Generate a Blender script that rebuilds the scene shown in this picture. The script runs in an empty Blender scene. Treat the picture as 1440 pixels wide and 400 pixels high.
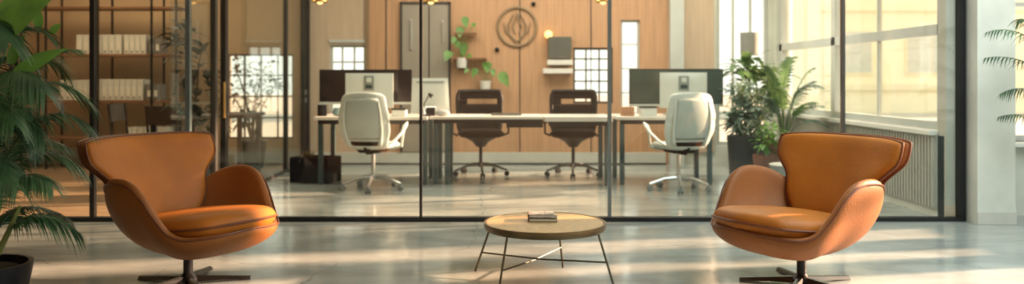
import bpy, bmesh, math, random
from mathutils import Vector, Matrix, noise
R = math.radians
PI = math.pi
V = Vector
random.seed(7)
SC = bpy.context.scene
COL = SC.collection

# ------------------------------------------------------------------ camera, world, sun, exposure
F = 1150.0            # focal length in pixels of the 1440 px frame
cd = bpy.data.cameras.new('camera')
cd.sensor_width = 36.0
cd.lens = F / 1440 * 36.0
cd.shift_y = -(200 - 111) / 1440
cd.dof.use_dof = True
cd.dof.focus_distance = 4.7
cd.dof.aperture_fstop = 1.3
cam = bpy.data.objects.new('camera', cd)
COL.objects.link(cam)
cam.location = (0, 0, 1.15)
cam.rotation_euler = (R(90), 0, 0)
SC.camera = cam

w = bpy.data.worlds.new('world')
SC.world = w
w.use_nodes = True
bg = w.node_tree.nodes['Background']
bg.inputs[0].default_value = (1.0, 0.96, 0.85, 1)
bg.inputs[1].default_value = 1.7

sd = bpy.data.lights.new('sun', 'SUN')
sd.energy = 27.0
sd.angle = R(1.6)
sd.color = (1.0, 0.58, 0.38)
sun = bpy.data.objects.new('sun', sd)
COL.objects.link(sun)
sun.rotation_euler = V((-1.0, -0.20, -0.30)).to_track_quat('-Z', 'Y').to_euler()
sun.location = (20, 8, 8)

SC.view_settings.view_transform = 'Standard'
SC.view_settings.look = 'None'
SC.view_settings.exposure = 0.3
SC.view_settings.gamma = 1.0
SC.view_settings.use_curve_mapping = False

def fill_area(name, loc, sx, sy, power, color):  # unseen area light added as fill
    l = bpy.data.lights.new(name, 'AREA')
    l.shape = 'RECTANGLE'; l.size = sx; l.size_y = sy
    l.energy = power; l.color = color
    o = bpy.data.objects.new(name, l)
    COL.objects.link(o)
    o.location = loc
    return o
fill_area('fill_light_office', (0.6, 9.2, 3.1), 4.5, 2.0, 150, (1.0, 0.88, 0.72))  # added fill over the office, no visible lamp behind it
fill_area('fill_light_lobby', (3.3, 3.6, 3.1), 2.6, 3.6, 150, (0.84, 0.97, 1.0))  # added cool fill, set to the right to lift lobby floor and chairs
fill_area('fill_light_meeting', (-4.6, 9.2, 3.1), 2.4, 2.0, 60, (1.0, 0.74, 0.48))  # added warm fill that brightens the meeting room

# ------------------------------------------------------------------ materials
MATS = {}
def mat(name, col, rough=0.5, metal=0.0, var=0.12, scale=6.0, bump=0.0, bscale=60.0, spec=0.5,
        stretch=(1, 1, 1), coat=0.0, col2=None, emis=None, es=0.0, sheen=0.0, trans=0.0, rvar=0.0):
    m = bpy.data.materials.new(name)
    m.use_nodes = True
    nt = m.node_tree; N = nt.nodes; L = nt.links
    b = N['Principled BSDF']
    tc = N.new('ShaderNodeTexCoord'); mp = N.new('ShaderNodeMapping')
    mp.inputs['Scale'].default_value = stretch
    L.new(tc.outputs['Object'], mp.inputs[0])
    no = N.new('ShaderNodeTexNoise'); no.inputs['Scale'].default_value = scale
    no.inputs['Detail'].default_value = 5
    L.new(mp.outputs[0], no.inputs['Vector'])
    cr = N.new('ShaderNodeValToRGB')
    a = [max(0, c * (1 - var)) for c in col]
    c2 = col2 if col2 else [min(1, c * (1 + var)) for c in col]
    cr.color_ramp.elements[0].position = 0.3; cr.color_ramp.elements[1].position = 0.7
    cr.color_ramp.elements[0].color = (*a, 1); cr.color_ramp.elements[1].color = (*c2, 1)
    L.new(no.outputs[0], cr.inputs[0]); L.new(cr.outputs[0], b.inputs['Base Color'])
    b.inputs['Roughness'].default_value = rough
    b.inputs['Metallic'].default_value = metal
    b.inputs['Specular IOR Level'].default_value = spec
    b.inputs['Coat Weight'].default_value = coat
    if sheen:
        b.inputs['Sheen Weight'].default_value = sheen
    if rvar:
        mr = N.new('ShaderNodeMapRange')
        mr.inputs['To Min'].default_value = rough - rvar; mr.inputs['To Max'].default_value = rough + rvar
        L.new(no.outputs[0], mr.inputs['Value']); L.new(mr.outputs[0], b.inputs['Roughness'])
    if bump:
        n2 = N.new('ShaderNodeTexNoise'); n2.inputs['Scale'].default_value = bscale
        L.new(mp.outputs[0], n2.inputs['Vector'])
        bp = N.new('ShaderNodeBump'); bp.inputs['Strength'].default_value = bump
        bp.inputs['Distance'].default_value = 0.01
        L.new(n2.outputs[0], bp.inputs['Height']); L.new(bp.outputs[0], b.inputs['Normal'])
    if emis:
        b.inputs['Emission Color'].default_value = (*emis, 1)
        b.inputs['Emission Strength'].default_value = es
    if trans:
        tr = N.new('ShaderNodeBsdfTranslucent'); L.new(cr.outputs[0], tr.inputs[0])
        mx = N.new('ShaderNodeMixShader'); mx.inputs[0].default_value = trans
        out = N['Material Output']
        L.new(b.outputs[0], mx.inputs[1]); L.new(tr.outputs[0], mx.inputs[2]); L.new(mx.outputs[0], out.inputs[0])
    MATS[name] = m
    return m

def glass_mat(name, tint, ior_mix=1.0):
    m = bpy.data.materials.new(name)
    m.use_nodes = True
    nt = m.node_tree; N = nt.nodes; L = nt.links
    N.remove(N['Principled BSDF'])
    out = N['Material Output']
    t = N.new('ShaderNodeBsdfTransparent'); t.inputs[0].default_value = (*tint, 1)
    g = N.new('ShaderNodeBsdfGlossy'); g.inputs['Roughness'].default_value = 0.0
    lw = N.new('ShaderNodeLayerWeight'); lw.inputs['Blend'].default_value = 0.5
    pw = N.new('ShaderNodeMath'); pw.operation = 'POWER'; pw.inputs[1].default_value = 5.0
    L.new(lw.outputs['Facing'], pw.inputs[0])
    fr = N.new('ShaderNodeMapRange'); fr.inputs['To Min'].default_value = 0.04; fr.inputs['To Max'].default_value = 0.9
    L.new(pw.outputs[0], fr.inputs['Value'])
    no = N.new('ShaderNodeTexNoise'); no.inputs['Scale'].default_value = 1.3
    mr = N.new('ShaderNodeMapRange')
    mr.inputs['To Min'].default_value = 0.9 * ior_mix; mr.inputs['To Max'].default_value = 1.1 * ior_mix
    L.new(no.outputs[0], mr.inputs['Value'])
    mu = N.new('ShaderNodeMath'); mu.operation = 'MULTIPLY'
    L.new(fr.outputs[0], mu.inputs[0]); L.new(mr.outputs[0], mu.inputs[1])
    mx = N.new('ShaderNodeMixShader')
    L.new(mu.outputs[0], mx.inputs[0]); L.new(t.outputs[0], mx.inputs[1]); L.new(g.outputs[0], mx.inputs[2])
    L.new(mx.outputs[0], out.inputs[0])
    MATS[name] = m
    return m

def concrete_floor():
    m = bpy.data.materials.new('polished_concrete'); m.use_nodes = True
    nt = m.node_tree; N = nt.nodes; L = nt.links; b = N['Principled BSDF']
    tc = N.new('ShaderNodeTexCoord')
    mp = N.new('ShaderNodeMapping'); mp.inputs['Scale'].default_value = (0.5, 1.2, 1)
    L.new(tc.outputs['Object'], mp.inputs[0])
    n1 = N.new('ShaderNodeTexNoise'); n1.inputs['Scale'].default_value = 2.2; n1.inputs['Detail'].default_value = 9
    n1.inputs['Roughness'].default_value = 0.62; n1.inputs['Distortion'].default_value = 0.5
    L.new(mp.outputs[0], n1.inputs['Vector'])
    cr = N.new('ShaderNodeValToRGB'); e = cr.color_ramp.elements
    e[0].position = 0.30; e[0].color = (0.185, 0.218, 0.212, 1)
    e[1].position = 0.72; e[1].color = (0.42, 0.465, 0.44, 1)
    k = cr.color_ramp.elements.new(0.5); k.color = (0.295, 0.335, 0.318, 1)
    L.new(n1.outputs[0], cr.inputs[0])
    # hairline cracks and slab joints
    vo = N.new('ShaderNodeTexVoronoi'); vo.feature = 'DISTANCE_TO_EDGE'; vo.inputs['Scale'].default_value = 0.42
    n3 = N.new('ShaderNodeTexNoise'); n3.inputs['Scale'].default_value = 2.0; n3.inputs['Detail'].default_value = 6
    L.new(tc.outputs['Object'], n3.inputs['Vector'])
    mixv = N.new('ShaderNodeMix'); mixv.data_type = 'VECTOR'; mixv.inputs['Factor'].default_value = 0.28
    L.new(tc.outputs['Object'], mixv.inputs[4]); L.new(n3.outputs[1], mixv.inputs[5])
    L.new(mixv.outputs[1], vo.inputs['Vector'])
    lt = N.new('ShaderNodeMath'); lt.operation = 'LESS_THAN'; lt.inputs[1].default_value = 0.0011
    L.new(vo.outputs['Distance'], lt.inputs[0])
    mc = N.new('ShaderNodeMix'); mc.data_type = 'RGBA'; mc.inputs[7].default_value = (0.05, 0.06, 0.055, 1)
    ml = N.new('ShaderNodeMath'); ml.operation = 'MULTIPLY'; ml.inputs[1].default_value = 0.4
    L.new(lt.outputs[0], ml.inputs[0]); L.new(ml.outputs[0], mc.inputs[0]); L.new(cr.outputs[0], mc.inputs[6])
    L.new(mc.outputs[2], b.inputs['Base Color'])
    mr = N.new('ShaderNodeMapRange'); mr.inputs['To Min'].default_value = 0.06; mr.inputs['To Max'].default_value = 0.26
    n2 = N.new('ShaderNodeTexNoise'); n2.inputs['Scale'].default_value = 3.0; n2.inputs['Detail'].default_value = 7
    L.new(mp.outputs[0], n2.inputs['Vector']); L.new(n2.outputs[0], mr.inputs['Value'])
    L.new(mr.outputs[0], b.inputs['Roughness'])
    b.inputs['Specular IOR Level'].default_value = 0.75
    n4 = N.new('ShaderNodeTexNoise'); n4.inputs['Scale'].default_value = 5.0; n4.inputs['Detail'].default_value = 3
    L.new(tc.outputs['Object'], n4.inputs['Vector'])
    bp = N.new('ShaderNodeBump'); bp.inputs['Strength'].default_value = 0.12; bp.inputs['Distance'].default_value = 0.02
    L.new(n4.outputs[0], bp.inputs['Height']); L.new(bp.outputs[0], b.inputs['Normal'])
    MATS['floor'] = m
concrete_floor()

mat('floor_tan', (0.30, 0.20, 0.12), 0.32, var=0.25, scale=2.5, stretch=(0.6, 4, 1), rvar=0.08)
mat('wood_panel', (0.48, 0.28, 0.155), 0.5, var=0.14, scale=3.0, stretch=(9, 9, 0.5), bump=0.05)
mat('pale_panel', (0.52, 0.41, 0.30), 0.5, var=0.08, scale=3.0, stretch=(7, 7, 0.5))
mat('tan_plaster', (0.46, 0.32, 0.19), 0.85, var=0.08, scale=2.0, bump=0.1)
mat('grey_panel', (0.30, 0.27, 0.22), 0.4, var=0.06, scale=2.0)
mat('plaster', (0.62, 0.66, 0.60), 0.8, var=0.13, scale=2.2, bump=0.15, bscale=14)
mat('white_paint', (0.72, 0.74, 0.70), 0.6, var=0.04)
mat('ceiling_paint', (0.72, 0.70, 0.66), 0.9, var=0.03)
mat('rib_grey', (0.44, 0.44, 0.38), 0.55, var=0.06)
mat('skirting', (0.50, 0.52, 0.47), 0.6, var=0.05)
mat('black_metal', (0.018, 0.019, 0.020), 0.38, metal=0.5, var=0.2)
mat('steel_post', (0.16, 0.21, 0.22), 0.3, metal=0.6, var=0.12)
mat('steel_dark', (0.07, 0.065, 0.06), 0.4, metal=0.5, var=0.12)
mat('leather', (0.39, 0.130, 0.014), 0.5, var=0.16, scale=3.5, bump=0.16, bscale=90, spec=0.3)
mat('leather_shell', (0.26, 0.092, 0.019), 0.55, var=0.14, scale=3.0, bump=0.18, bscale=110, spec=0.35)
mat('piping', (0.13, 0.035, 0.010), 0.42, var=0.15, scale=20)
mat('leather_back', (0.13, 0.045, 0.020), 0.5, var=0.15, scale=5, bump=0.12, bscale=90)
mat('chrome_dark', (0.10, 0.11, 0.11), 0.22, metal=0.9, var=0.1)
mat('bronze', (0.17, 0.12, 0.06), 0.36, metal=0.75, var=0.25, scale=8)
mat('rod_bronze', (0.11, 0.095, 0.06), 0.4, metal=0.7, var=0.2)
mat('table_wood', (0.44, 0.29, 0.11), 0.33, var=0.35, scale=28, bump=0.25, bscale=160, stretch=(1, 2.5, 1))
mat('white_plastic', (0.66, 0.72, 0.67), 0.4, var=0.04)
mat('light_grey', (0.50, 0.56, 0.52), 0.6, var=0.06, bump=0.1, bscale=300)
mat('aluminium', (0.68, 0.68, 0.65), 0.28, metal=0.85, var=0.05)
mat('black_mesh', (0.009, 0.007, 0.0065), 0.85, var=0.2, spec=0.15, bump=0.2, bscale=260)
mat('black_plastic', (0.008, 0.008, 0.009), 0.5, spec=0.25, var=0.2)
mat('desk_white', (0.66, 0.64, 0.58), 0.35, var=0.04)
mat('desk_leg', (0.055, 0.10, 0.11), 0.35, metal=0.4, var=0.15)
mat('screen_dark', (0.035, 0.022, 0.022), 0.12, var=0.25, scale=2)
mat('screen_green', (0.050, 0.080, 0.072), 0.12, var=0.3, scale=2)
mat('monitor_white', (0.62, 0.68, 0.64), 0.35, var=0.03)
mat('monitor_grey', (0.26, 0.29, 0.28), 0.4, metal=0.3, var=0.08)
mat('shelf_wood', (0.20, 0.095, 0.045), 0.5, var=0.25, scale=4, stretch=(1, 8, 8))
mat('binder_white', (0.58, 0.57, 0.49), 0.6, var=0.07, scale=12)
mat('binder_grey', (0.18, 0.17, 0.15), 0.6, var=0.1)
mat('paper', (0.70, 0.66, 0.55), 0.8, var=0.08, stretch=(1, 1, 60), scale=4)
mat('cover_speckle', (0.18, 0.17, 0.14), 0.6, var=0.85, scale=60, col2=(0.52, 0.49, 0.42))
mat('cover_brown', (0.20, 0.075, 0.03), 0.5, var=0.2)
mat('cover_black', (0.03, 0.03, 0.028), 0.5, var=0.3)
mat('leaf_palm', (0.022, 0.085, 0.046), 0.34, var=0.5, scale=5, trans=0.2, col2=(0.075, 0.185, 0.070))
mat('leaf_bright', (0.10, 0.27, 0.05), 0.36, var=0.35, scale=7, trans=0.3, col2=(0.16, 0.36, 0.07))
mat('leaf_soft', (0.075, 0.17, 0.06), 0.38, var=0.4, scale=8, trans=0.25, col2=(0.19, 0.33, 0.12))
mat('leaf_grey', (0.14, 0.24, 0.19), 0.35, var=0.35, scale=8, trans=0.25, col2=(0.33, 0.45, 0.36))
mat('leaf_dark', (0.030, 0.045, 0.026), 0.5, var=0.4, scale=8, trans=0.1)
mat('grass_dry', (0.20, 0.14, 0.06), 0.7, var=0.4, scale=9, trans=0.2)
mat('stem_green', (0.17, 0.22, 0.06), 0.5, var=0.3, scale=12)
mat('bark', (0.13, 0.085, 0.05), 0.8, var=0.3, scale=14, bump=0.4)
mat('soil', (0.035, 0.025, 0.018), 0.95, var=0.5, scale=40, bump=0.8)
mat('pot_black', (0.008, 0.010, 0.013), 0.4, spec=0.2, var=0.2)
mat('pot_charcoal', (0.035, 0.042, 0.046), 0.45, var=0.2)
mat('pot_terra', (0.17, 0.075, 0.045), 0.7, var=0.2)
mat('pot_grey', (0.30, 0.33, 0.32), 0.5, var=0.1)
mat('pot_white', (0.68, 0.68, 0.64), 0.45, var=0.04)
mat('planter_brown', (0.010, 0.010, 0.014), 0.6, spec=0.2, var=0.2)
mat('brass', (0.65, 0.38, 0.12), 0.3, metal=0.9, var=0.1)
mat('lamp_glow', (0.9, 0.6, 0.2), 0.4, var=0.05, emis=(1.0, 0.55, 0.14), es=3.0)
mat('lamp_glow_soft', (0.9, 0.5, 0.2), 0.4, var=0.05, emis=(1.0, 0.48, 0.16), es=3.0)
mat('emblem', (0.23, 0.16, 0.09), 0.5, var=0.1)
mat('fabric_grey', (0.24, 0.24, 0.23), 0.8, var=0.1)
mat('slab_dark', (0.10, 0.10, 0.085), 0.4, var=0.12)
mat('box_wood', (0.42, 0.22, 0.12), 0.6, var=0.2, scale=5, stretch=(1, 1, 6))
mat('mug_teal', (0.16, 0.26, 0.27), 0.3, var=0.1)
mat('outside_cream', (0.86, 0.77, 0.55), 0.9, var=0.08, scale=0.4)
mat('outside_band', (0.82, 0.72, 0.50), 0.9, var=0.08, scale=0.6)
mat('outside_leaf', (0.22, 0.26, 0.14), 0.9, var=0.4, scale=1.4)
mat('pavement', (0.45, 0.42, 0.36), 0.9, var=0.1)
mat('win_frame', (0.50, 0.54, 0.52), 0.45, var=0.05)
mat('dark_wood', (0.050, 0.036, 0.028), 0.45, var=0.25, scale=5, stretch=(6, 1, 1))
glass_mat('glass', (0.93, 0.955, 0.94), 1.0)
glass_mat('glass_window', (0.97, 0.98, 0.96), 0.8)

# ------------------------------------------------------------------ mesh helpers
class MB:
    def __init__(s):
        s.v = []; s.f = []
    def add(s, vs, fs):
        o = len(s.v); s.v += [V(p) for p in vs]; s.f += [tuple(i + o for i in f) for f in fs]; return s
    def box(s, c, d, rz=0.0, taper=1.0):
        hx, hy, hz = d[0] / 2, d[1] / 2, d[2] / 2
        cs, sn = math.cos(rz), math.sin(rz); vs = []
        for z, k in ((-hz, 1.0), (hz, taper)):
            for x, y in ((-hx, -hy), (hx, -hy), (hx, hy), (-hx, hy)):
                x *= k; y *= k
                vs.append((c[0] + x * cs - y * sn, c[1] + x * sn + y * cs, c[2] + z))
        return s.add(vs, [(3, 2, 1, 0), (4, 5, 6, 7), (0, 1, 5, 4), (1, 2, 6, 5), (2, 3, 7, 6), (3, 0, 4, 7)])
    def tube(s, pts, r, n=8, closed=False, cap=True, flat=1.0):
        pts = [V(p) for p in pts]; m = len(pts)
        rs = r if isinstance(r, (list, tuple)) else [r] * m
        vs = []; prev = None
        for i, p in enumerate(pts):
            if closed:
                t = pts[(i + 1) % m] - pts[i - 1]
            else:
                t = pts[min(i + 1, m - 1)] - pts[max(i - 1, 0)]
            t.normalize()
            if prev is None:
                a = V((0, 0, 1)) if abs(t.z) < 0.9 else V((1, 0, 0))
                x = t.cross(a).normalized()
            else:
                x = (prev - t * prev.dot(t)).normalized()
            prev = x; y = t.cross(x)
            for k in range(n):
                a = 2 * PI * k / n
                vs.append(p + (x * math.cos(a) + y * math.sin(a) * flat) * rs[i])
        fs = []
        for i in range(m if closed else m - 1):
            j = (i + 1) % m
            for k in range(n):
                q = (k + 1) % n
                fs.append((i * n + k, i * n + q, j * n + q, j * n + k))
        if cap and not closed:
            fs.append(tuple(range(n - 1, -1, -1))); fs.append(tuple((m - 1) * n + k for k in range(n)))
        return s.add(vs, fs)
    def lathe(s, prof, c=(0, 0, 0), n=32, closed=True):
        vs = []; m = len(prof)
        for r, z in prof:
            for k in range(n):
                a = 2 * PI * k / n
                vs.append((c[0] + r * math.cos(a), c[1] + r * math.sin(a), c[2] + z))
        fs = []
        for i in range(m - 1):
            for k in range(n):
                q = (k + 1) % n
                fs.append((i * n + k, i * n + q, (i + 1) * n + q, (i + 1) * n + k))
        fs.append(tuple(range(n - 1, -1, -1))); fs.append(tuple((m - 1) * n + k for k in range(n)))
        return s.add(vs, fs)
    def ball(s, c, r, n=10, sq=(1, 1, 1)):
        vs = []; m = n // 2 + 2
        for i in range(m):
            b = PI * i / (m - 1)
            rr = max(math.sin(b), 0.02)
            for k in range(n):
                a = 2 * PI * k / n
                vs.append((c[0] + r * sq[0] * rr * math.cos(a), c[1] + r * sq[1] * rr * math.sin(a), c[2] - r * sq[2] * math.cos(b)))
        fs = [(i * n + k, i * n + (k + 1) % n, (i + 1) * n + (k + 1) % n, (i + 1) * n + k) for i in range(m - 1) for k in range(n)]
        fs += [tuple(range(n - 1, -1, -1)), tuple((m - 1) * n + k for k in range(n))]
        return s.add(vs, fs)
    def slab(s, fn, nu, nv, th, wrap=False, prof=None):
        """solid from a sheet fn(u,v) u,v in 0..1; thickness th to both sides (prof(u,v) scales it)"""
        P = [[V(fn(i / nu, j / nv)) for i in range(nu + 1)] for j in range(nv + 1)]
        e = 1e-3; A = []; B = []
        for j in range(nv + 1):
            for i in range(nu + 1):
                u, v = i / nu, j / nv
                u0, u1 = (u - e, u + e) if wrap else (max(0, u - e), min(1, u + e))
                v0, v1 = max(0, v - e), min(1, v + e)
                du = V(fn(u1, v)) - V(fn(u0, v)); dv = V(fn(u, v1)) - V(fn(u, v0))
                nrm = du.cross(dv)
                nrm = nrm.normalized() if nrm.length > 1e-12 else V((0, 0, 1))
                k = prof(u, v) if prof else 1.0
                A.append(P[j][i] + nrm * th * 0.5 * k); B.append(P[j][i] - nrm * th * 0.5 * k)
        W = nu + 1; o = len(A); fs = []
        for j in range(nv):
            for i in range(nu):
                a, b, c, d = j * W + i, j * W + i + 1, (j + 1) * W + i + 1, (j + 1) * W + i
                fs.append((a, b, c, d)); fs.append((o + d, o + c, o + b, o + a))
        for i in range(nu):
            fs.append((o + i, o + i + 1, i + 1, i)); t = nv * W + i; fs.append((t, t + 1, o + t + 1, o + t))
        if not wrap:
            for j in range(nv):
                a, b = j * W, (j + 1) * W
                fs.append((a, b, o + b, o + a)); a += nu; b += nu; fs.append((o + a, o + b, b, a))
        return s.add(A + B, fs)
    def build(s, name, m, parent=None, smooth=True, bevel=0.0, sub=0, weld=True, loc=None, auto=40):
        me = bpy.data.meshes.new(name)
        me.from_pydata([tuple(p) for p in s.v], [], s.f)
        bm = bmesh.new(); bm.from_mesh(me)
        if weld:
            bmesh.ops.remove_doubles(bm, verts=bm.verts, dist=1e-5)
        bmesh.ops.recalc_face_normals(bm, faces=bm.faces)
        bm.to_mesh(me); bm.free()
        me.materials.append(MATS[m])
        o = bpy.data.objects.new(name, me); COL.objects.link(o)
        if parent is not None:
            o.parent = parent
        if loc is not None:
            o.location = loc
        if smooth:
            for p in me.polygons: p.use_smooth = True
            me.set_sharp_from_angle(angle=R(auto))
        if bevel:
            b = o.modifiers.new('bevel', 'BEVEL'); b.width = bevel; b.segments = 2; b.limit_method = 'ANGLE'
        if sub:
            b = o.modifiers.new('sub', 'SUBSURF'); b.levels = sub; b.render_levels = sub
        return o

def tag(o, label=None, cat=None, group=None, kind=None):
    if label: o['label'] = label
    if cat: o['category'] = cat
    if group: o['group'] = group
    if kind: o['kind'] = kind
    return o
def thing(name, label, cat, loc=(0, 0, 0), rz=0.0, group=None):
    o = bpy.data.objects.new(name, None); COL.objects.link(o)
    o.location = loc; o.rotation_euler = (0, 0, rz); o.empty_display_size = 0.1
    return tag(o, label, cat, group)
def struct(name, mb, m, parent=None, **k):
    o = mb.build(name, m, parent, **k)
    if parent is None: o['kind'] = 'structure'
    return o
def dup(root, loc, rz, label, group=None):
    def cp(o, par):
        c = o.copy(); COL.objects.link(c); c.parent = par
        for ch in [x for x in bpy.data.objects if x.parent == o]:
            cp(ch, c)
        return c
    r = cp(root, None); r.location = loc; r.rotation_euler = (0, 0, rz); r['label'] = label
    if group: r['group'] = group
    return r
def box(c, d, rz=0.0): return MB().box(c, d, rz)
def slabxyz(x0, x1, y0, y1, z0, z1):
    return MB().box(((x0 + x1) / 2, (y0 + y1) / 2, (z0 + z1) / 2), (x1 - x0, y1 - y0, z1 - z0))
def at(px, py, Y):            # a point of the place at depth Y
    return V(((px - 720) * Y / F, Y, 1.15 - (py - 111) * Y / F))
def bez(p0, p1, p2, t):
    return V(p0) * (1 - t) ** 2 + V(p1) * 2 * t * (1 - t) + V(p2) * t * t
def interp(keys, x):
    if x <= keys[0][0]: return keys[0][1]
    for (a, va), (b, vb) in zip(keys, keys[1:]):
        if x <= b:
            t = (x - a) / (b - a); t = t * t * (3 - 2 * t)
            return va + (vb - va) * t
    return keys[-1][1]

# ------------------------------------------------------------------ room
GY = 6.6       # glass front
BY = 11.0      # back wall
SX = -2.78     # side glass partition
RX = 3.52      # office right wall
LRX = 5.2      # lobby right wall
CZ = 3.2
struct('floor', slabxyz(SX - 0.02, 5.4, GY - 0.02, 11.2, -0.1, 0.0), 'floor')
lf = struct('floor', slabxyz(-7.2, 5.4, -2.0, GY - 0.02, -0.1, 0.0), 'floor')
struct('floor', slabxyz(-7.2, SX - 0.02, GY - 0.02, 11.2, -0.1, 0.0), 'floor_tan')
struct('ceiling', slabxyz(-7.2, 5.4, -2.2, 11.2, CZ, CZ + 0.12), 'ceiling_paint')
struct('wall_behind', slabxyz(-7.2, 5.4, -2.2, -2.0, 0, CZ), 'grey_panel')
struct('wall_left', slabxyz(-7.2, -7.0, -2.0, 11.2, 0, CZ), 'tan_plaster')

# ---- back wall in segments (materials change by bay), with window openings, two of them standing for glass reflections
def wall_seg(name, x0, x1, m, holes=(), z0=0.0, z1=CZ, y0=BY, y1=BY + 0.2):
    mb = MB(); xs = x0
    for (a, b, c, d) in sorted(holes):
        if a > xs: mb.add(slabxyz(xs, a, y0, y1, z0, z1).v, slabxyz(xs, a, y0, y1, z0, z1).f)
        for (p, q) in ((z0, c), (d, z1)):
            if q - p > 0.005:
                t = slabxyz(a, b, y0, y1, p, q); mb.add(t.v, t.f)
        xs = b
    if xs < x1:
        t = slabxyz(xs, x1, y0, y1, z0, z1); mb.add(t.v, t.f)
    return struct(name, mb, m, smooth=False)
def X(px, Y=BY): return (px - 720) * Y / F
def Z(py, Y=BY): return 1.15 - (py - 111) * Y / F
W_MEET = (X(318), X(412), Z(196), Z(76))
REFL_LEFT = (X(463), X(514), Z(160), Z(63))  # bright grid reflected in the glass, built as an opening
REFL_CENT = (X(806), X(862), Z(146), Z(67))  # second reflected grid, also cut as an opening
W_CREAM = (X(873), X(900), Z(165), Z(28))
W_RIGHT = (X(1008), RX - 0.06, Z(205), 2.9)
wall_seg('wall_back', -7.0, X(428), 'tan_plaster', [W_MEET])
wall_seg('wall_back', X(428), X(515), 'pale_panel', [REFL_LEFT])
wall_seg('wall_back', X(515), X(943), 'wood_panel', [REFL_CENT, W_CREAM])
wall_seg('wall_back', X(943), RX, 'plaster', [W_RIGHT])

def window(n, x0, x1, z0, z1, nx, nz, fm='win_frame', y=BY + 0.08, t=0.03, axis='x', bars=None):
    """framed window in a wall; axis x: faces the camera, axis y: in a side wall"""
    def bx(a0, a1, c0, c1, d):
        if axis == 'x': return slabxyz(a0, a1, y - d / 2, y + d / 2, c0, c1)
        return slabxyz(y - d / 2, y + d / 2, a0, a1, c0, c1)
    root = bx(x0, x0 + t, z0, z1, 0.06)
    for q in (bx(x1 - t, x1, z0, z1, 0.06), bx(x0 + t, x1 - t, z0, z0 + t, 0.06), bx(x0 + t, x1 - t, z1 - t, z1, 0.06)):
        root.add(q.v, q.f)
    fo = struct('window_%d' % n, root, fm, smooth=False)
    mb = MB()
    for i in range(1, nx):
        a = x0 + (x1 - x0) * i / nx; q = bx(a - t * .35, a + t * .35, z0 + t, z1 - t, 0.035); mb.add(q.v, q.f)
    zs = bars if bars else [z0 + (z1 - z0) * j / nz for j in range(1, nz)]
    for c in zs:
        q = bx(x0 + t, x1 - t, c - t * .35, c + t * .35, 0.03); mb.add(q.v, q.f)
    if mb.v: mb.build('glazing_bar', fm, fo, smooth=False)
    bx(x0 + t * .5, x1 - t * .5, z0 + t * .5, z1 - t * .5, 0.008).build('pane', 'glass_window', fo, smooth=False)
    return fo
window(1, *W_MEET, 4, 4, 'steel_dark', t=0.025)
window(2, *REFL_LEFT, 3, 4, t=0.035)  # stands in for a window reflection in the glass front
window(3, *REFL_CENT, 3, 5, 'steel_dark', t=0.03)  # reflection over the right black chair, modelled as a framed window
window(4, *W_CREAM, 1, 4, t=0.03)
window(5, *W_RIGHT, 3, 1, t=0.05)

# panel seams, baseboard, grey panel doors on the back wall
for i, px in enumerate((543, 731, 831)):
    struct('trim_%d' % (i + 1), slabxyz(X(px) - 0.007, X(px) + 0.007, BY - 0.008, BY - 0.0005, 0.17, CZ - 0.01), 'steel_dark', smooth=False)
struct('trim_4', slabxyz(X(428), X(436), BY - 0.05, BY - 0.0005, 0, CZ - 0.01), 'steel_dark', smooth=False)
struct('trim_5', slabxyz(X(514), X(519), BY - 0.03, BY - 0.0005, 0.17, CZ - 0.01), 'emblem', smooth=False)
struct('trim_6', slabxyz(X(940), X(959), BY - 0.14, BY - 0.0005, 0, CZ - 0.01), 'win_frame', smooth=False)
struct('trim_7', slabxyz(X(959), X(1003), BY - 0.04, BY - 0.0005, 0.17, CZ - 0.01), 'pale_panel', smooth=False)
struct('trim_8', slabxyz(X(463), X(516), BY - 0.02, BY - 0.0005, Z(60), Z(56)), 'win_frame', smooth=False)
struct('baseboard_back', slabxyz(X(436), X(936), BY - 0.025, BY - 0.0005, 0.012, 0.16), 'skirting', smooth=False, bevel=0.004)
struct('baseboard_meeting_room', slabxyz(-6.95, X(424), BY - 0.025, BY - 0.0005, 0.0, 0.22), 'rib_grey', smooth=False, bevel=0.004)
struct('trim_9', slabxyz(X(436), X(936), BY - 0.03, BY - 0.0255, 0.0, 0.018), 'black_metal', smooth=False)
# grey double panel door
dr = struct('door_1', slabxyz(X(566), X(632), BY - 0.035, BY - 0.0005, 0.17, Z(6)), 'grey_panel', smooth=False, bevel=0.004)
mbf = MB()
for a, b, c, d in ((X(563), X(566), 0.17, Z(3)), (X(631), X(634), 0.17, Z(3)), (X(563), X(634), Z(6), Z(3))):
    q = slabxyz(a, b, BY - 0.05, BY - 0.0005, c, d); mbf.add(q.v, q.f)
mbf.build('door_frame', 'steel_dark', dr, smooth=False)
slabxyz(X(603), X(604.5), BY - 0.040, BY - 0.0355, 0.18, Z(8)).build('door_seam', 'black_metal', dr, smooth=False)
slabxyz(X(577), X(580), BY - 0.06, BY - 0.0355, Z(70), Z(28)).build('door_handle', 'aluminium', dr, smooth=False, bevel=0.004)
slabxyz(X(622), X(624), BY - 0.06, BY - 0.0355, Z(60), Z(30)).build('door_handle', 'aluminium', dr, smooth=False, bevel=0.004)

# ---- right office wall with long window
WIN_Z0, WIN_Z1 = 0.72, 2.95
mb = MB()
for q in (slabxyz(RX, RX + 0.18, GY + 0.06, BY + 0.2, 0, WIN_Z0 - 0.04), slabxyz(RX, RX + 0.18, GY + 0.06, BY + 0.2, WIN_Z1, CZ),
          slabxyz(RX, RX + 0.18, BY - 0.10, BY + 0.2, WIN_Z0 - 0.04, WIN_Z1)):
    mb.add(q.v, q.f)
struct('wall_right', mb, 'plaster', smooth=False)
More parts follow.
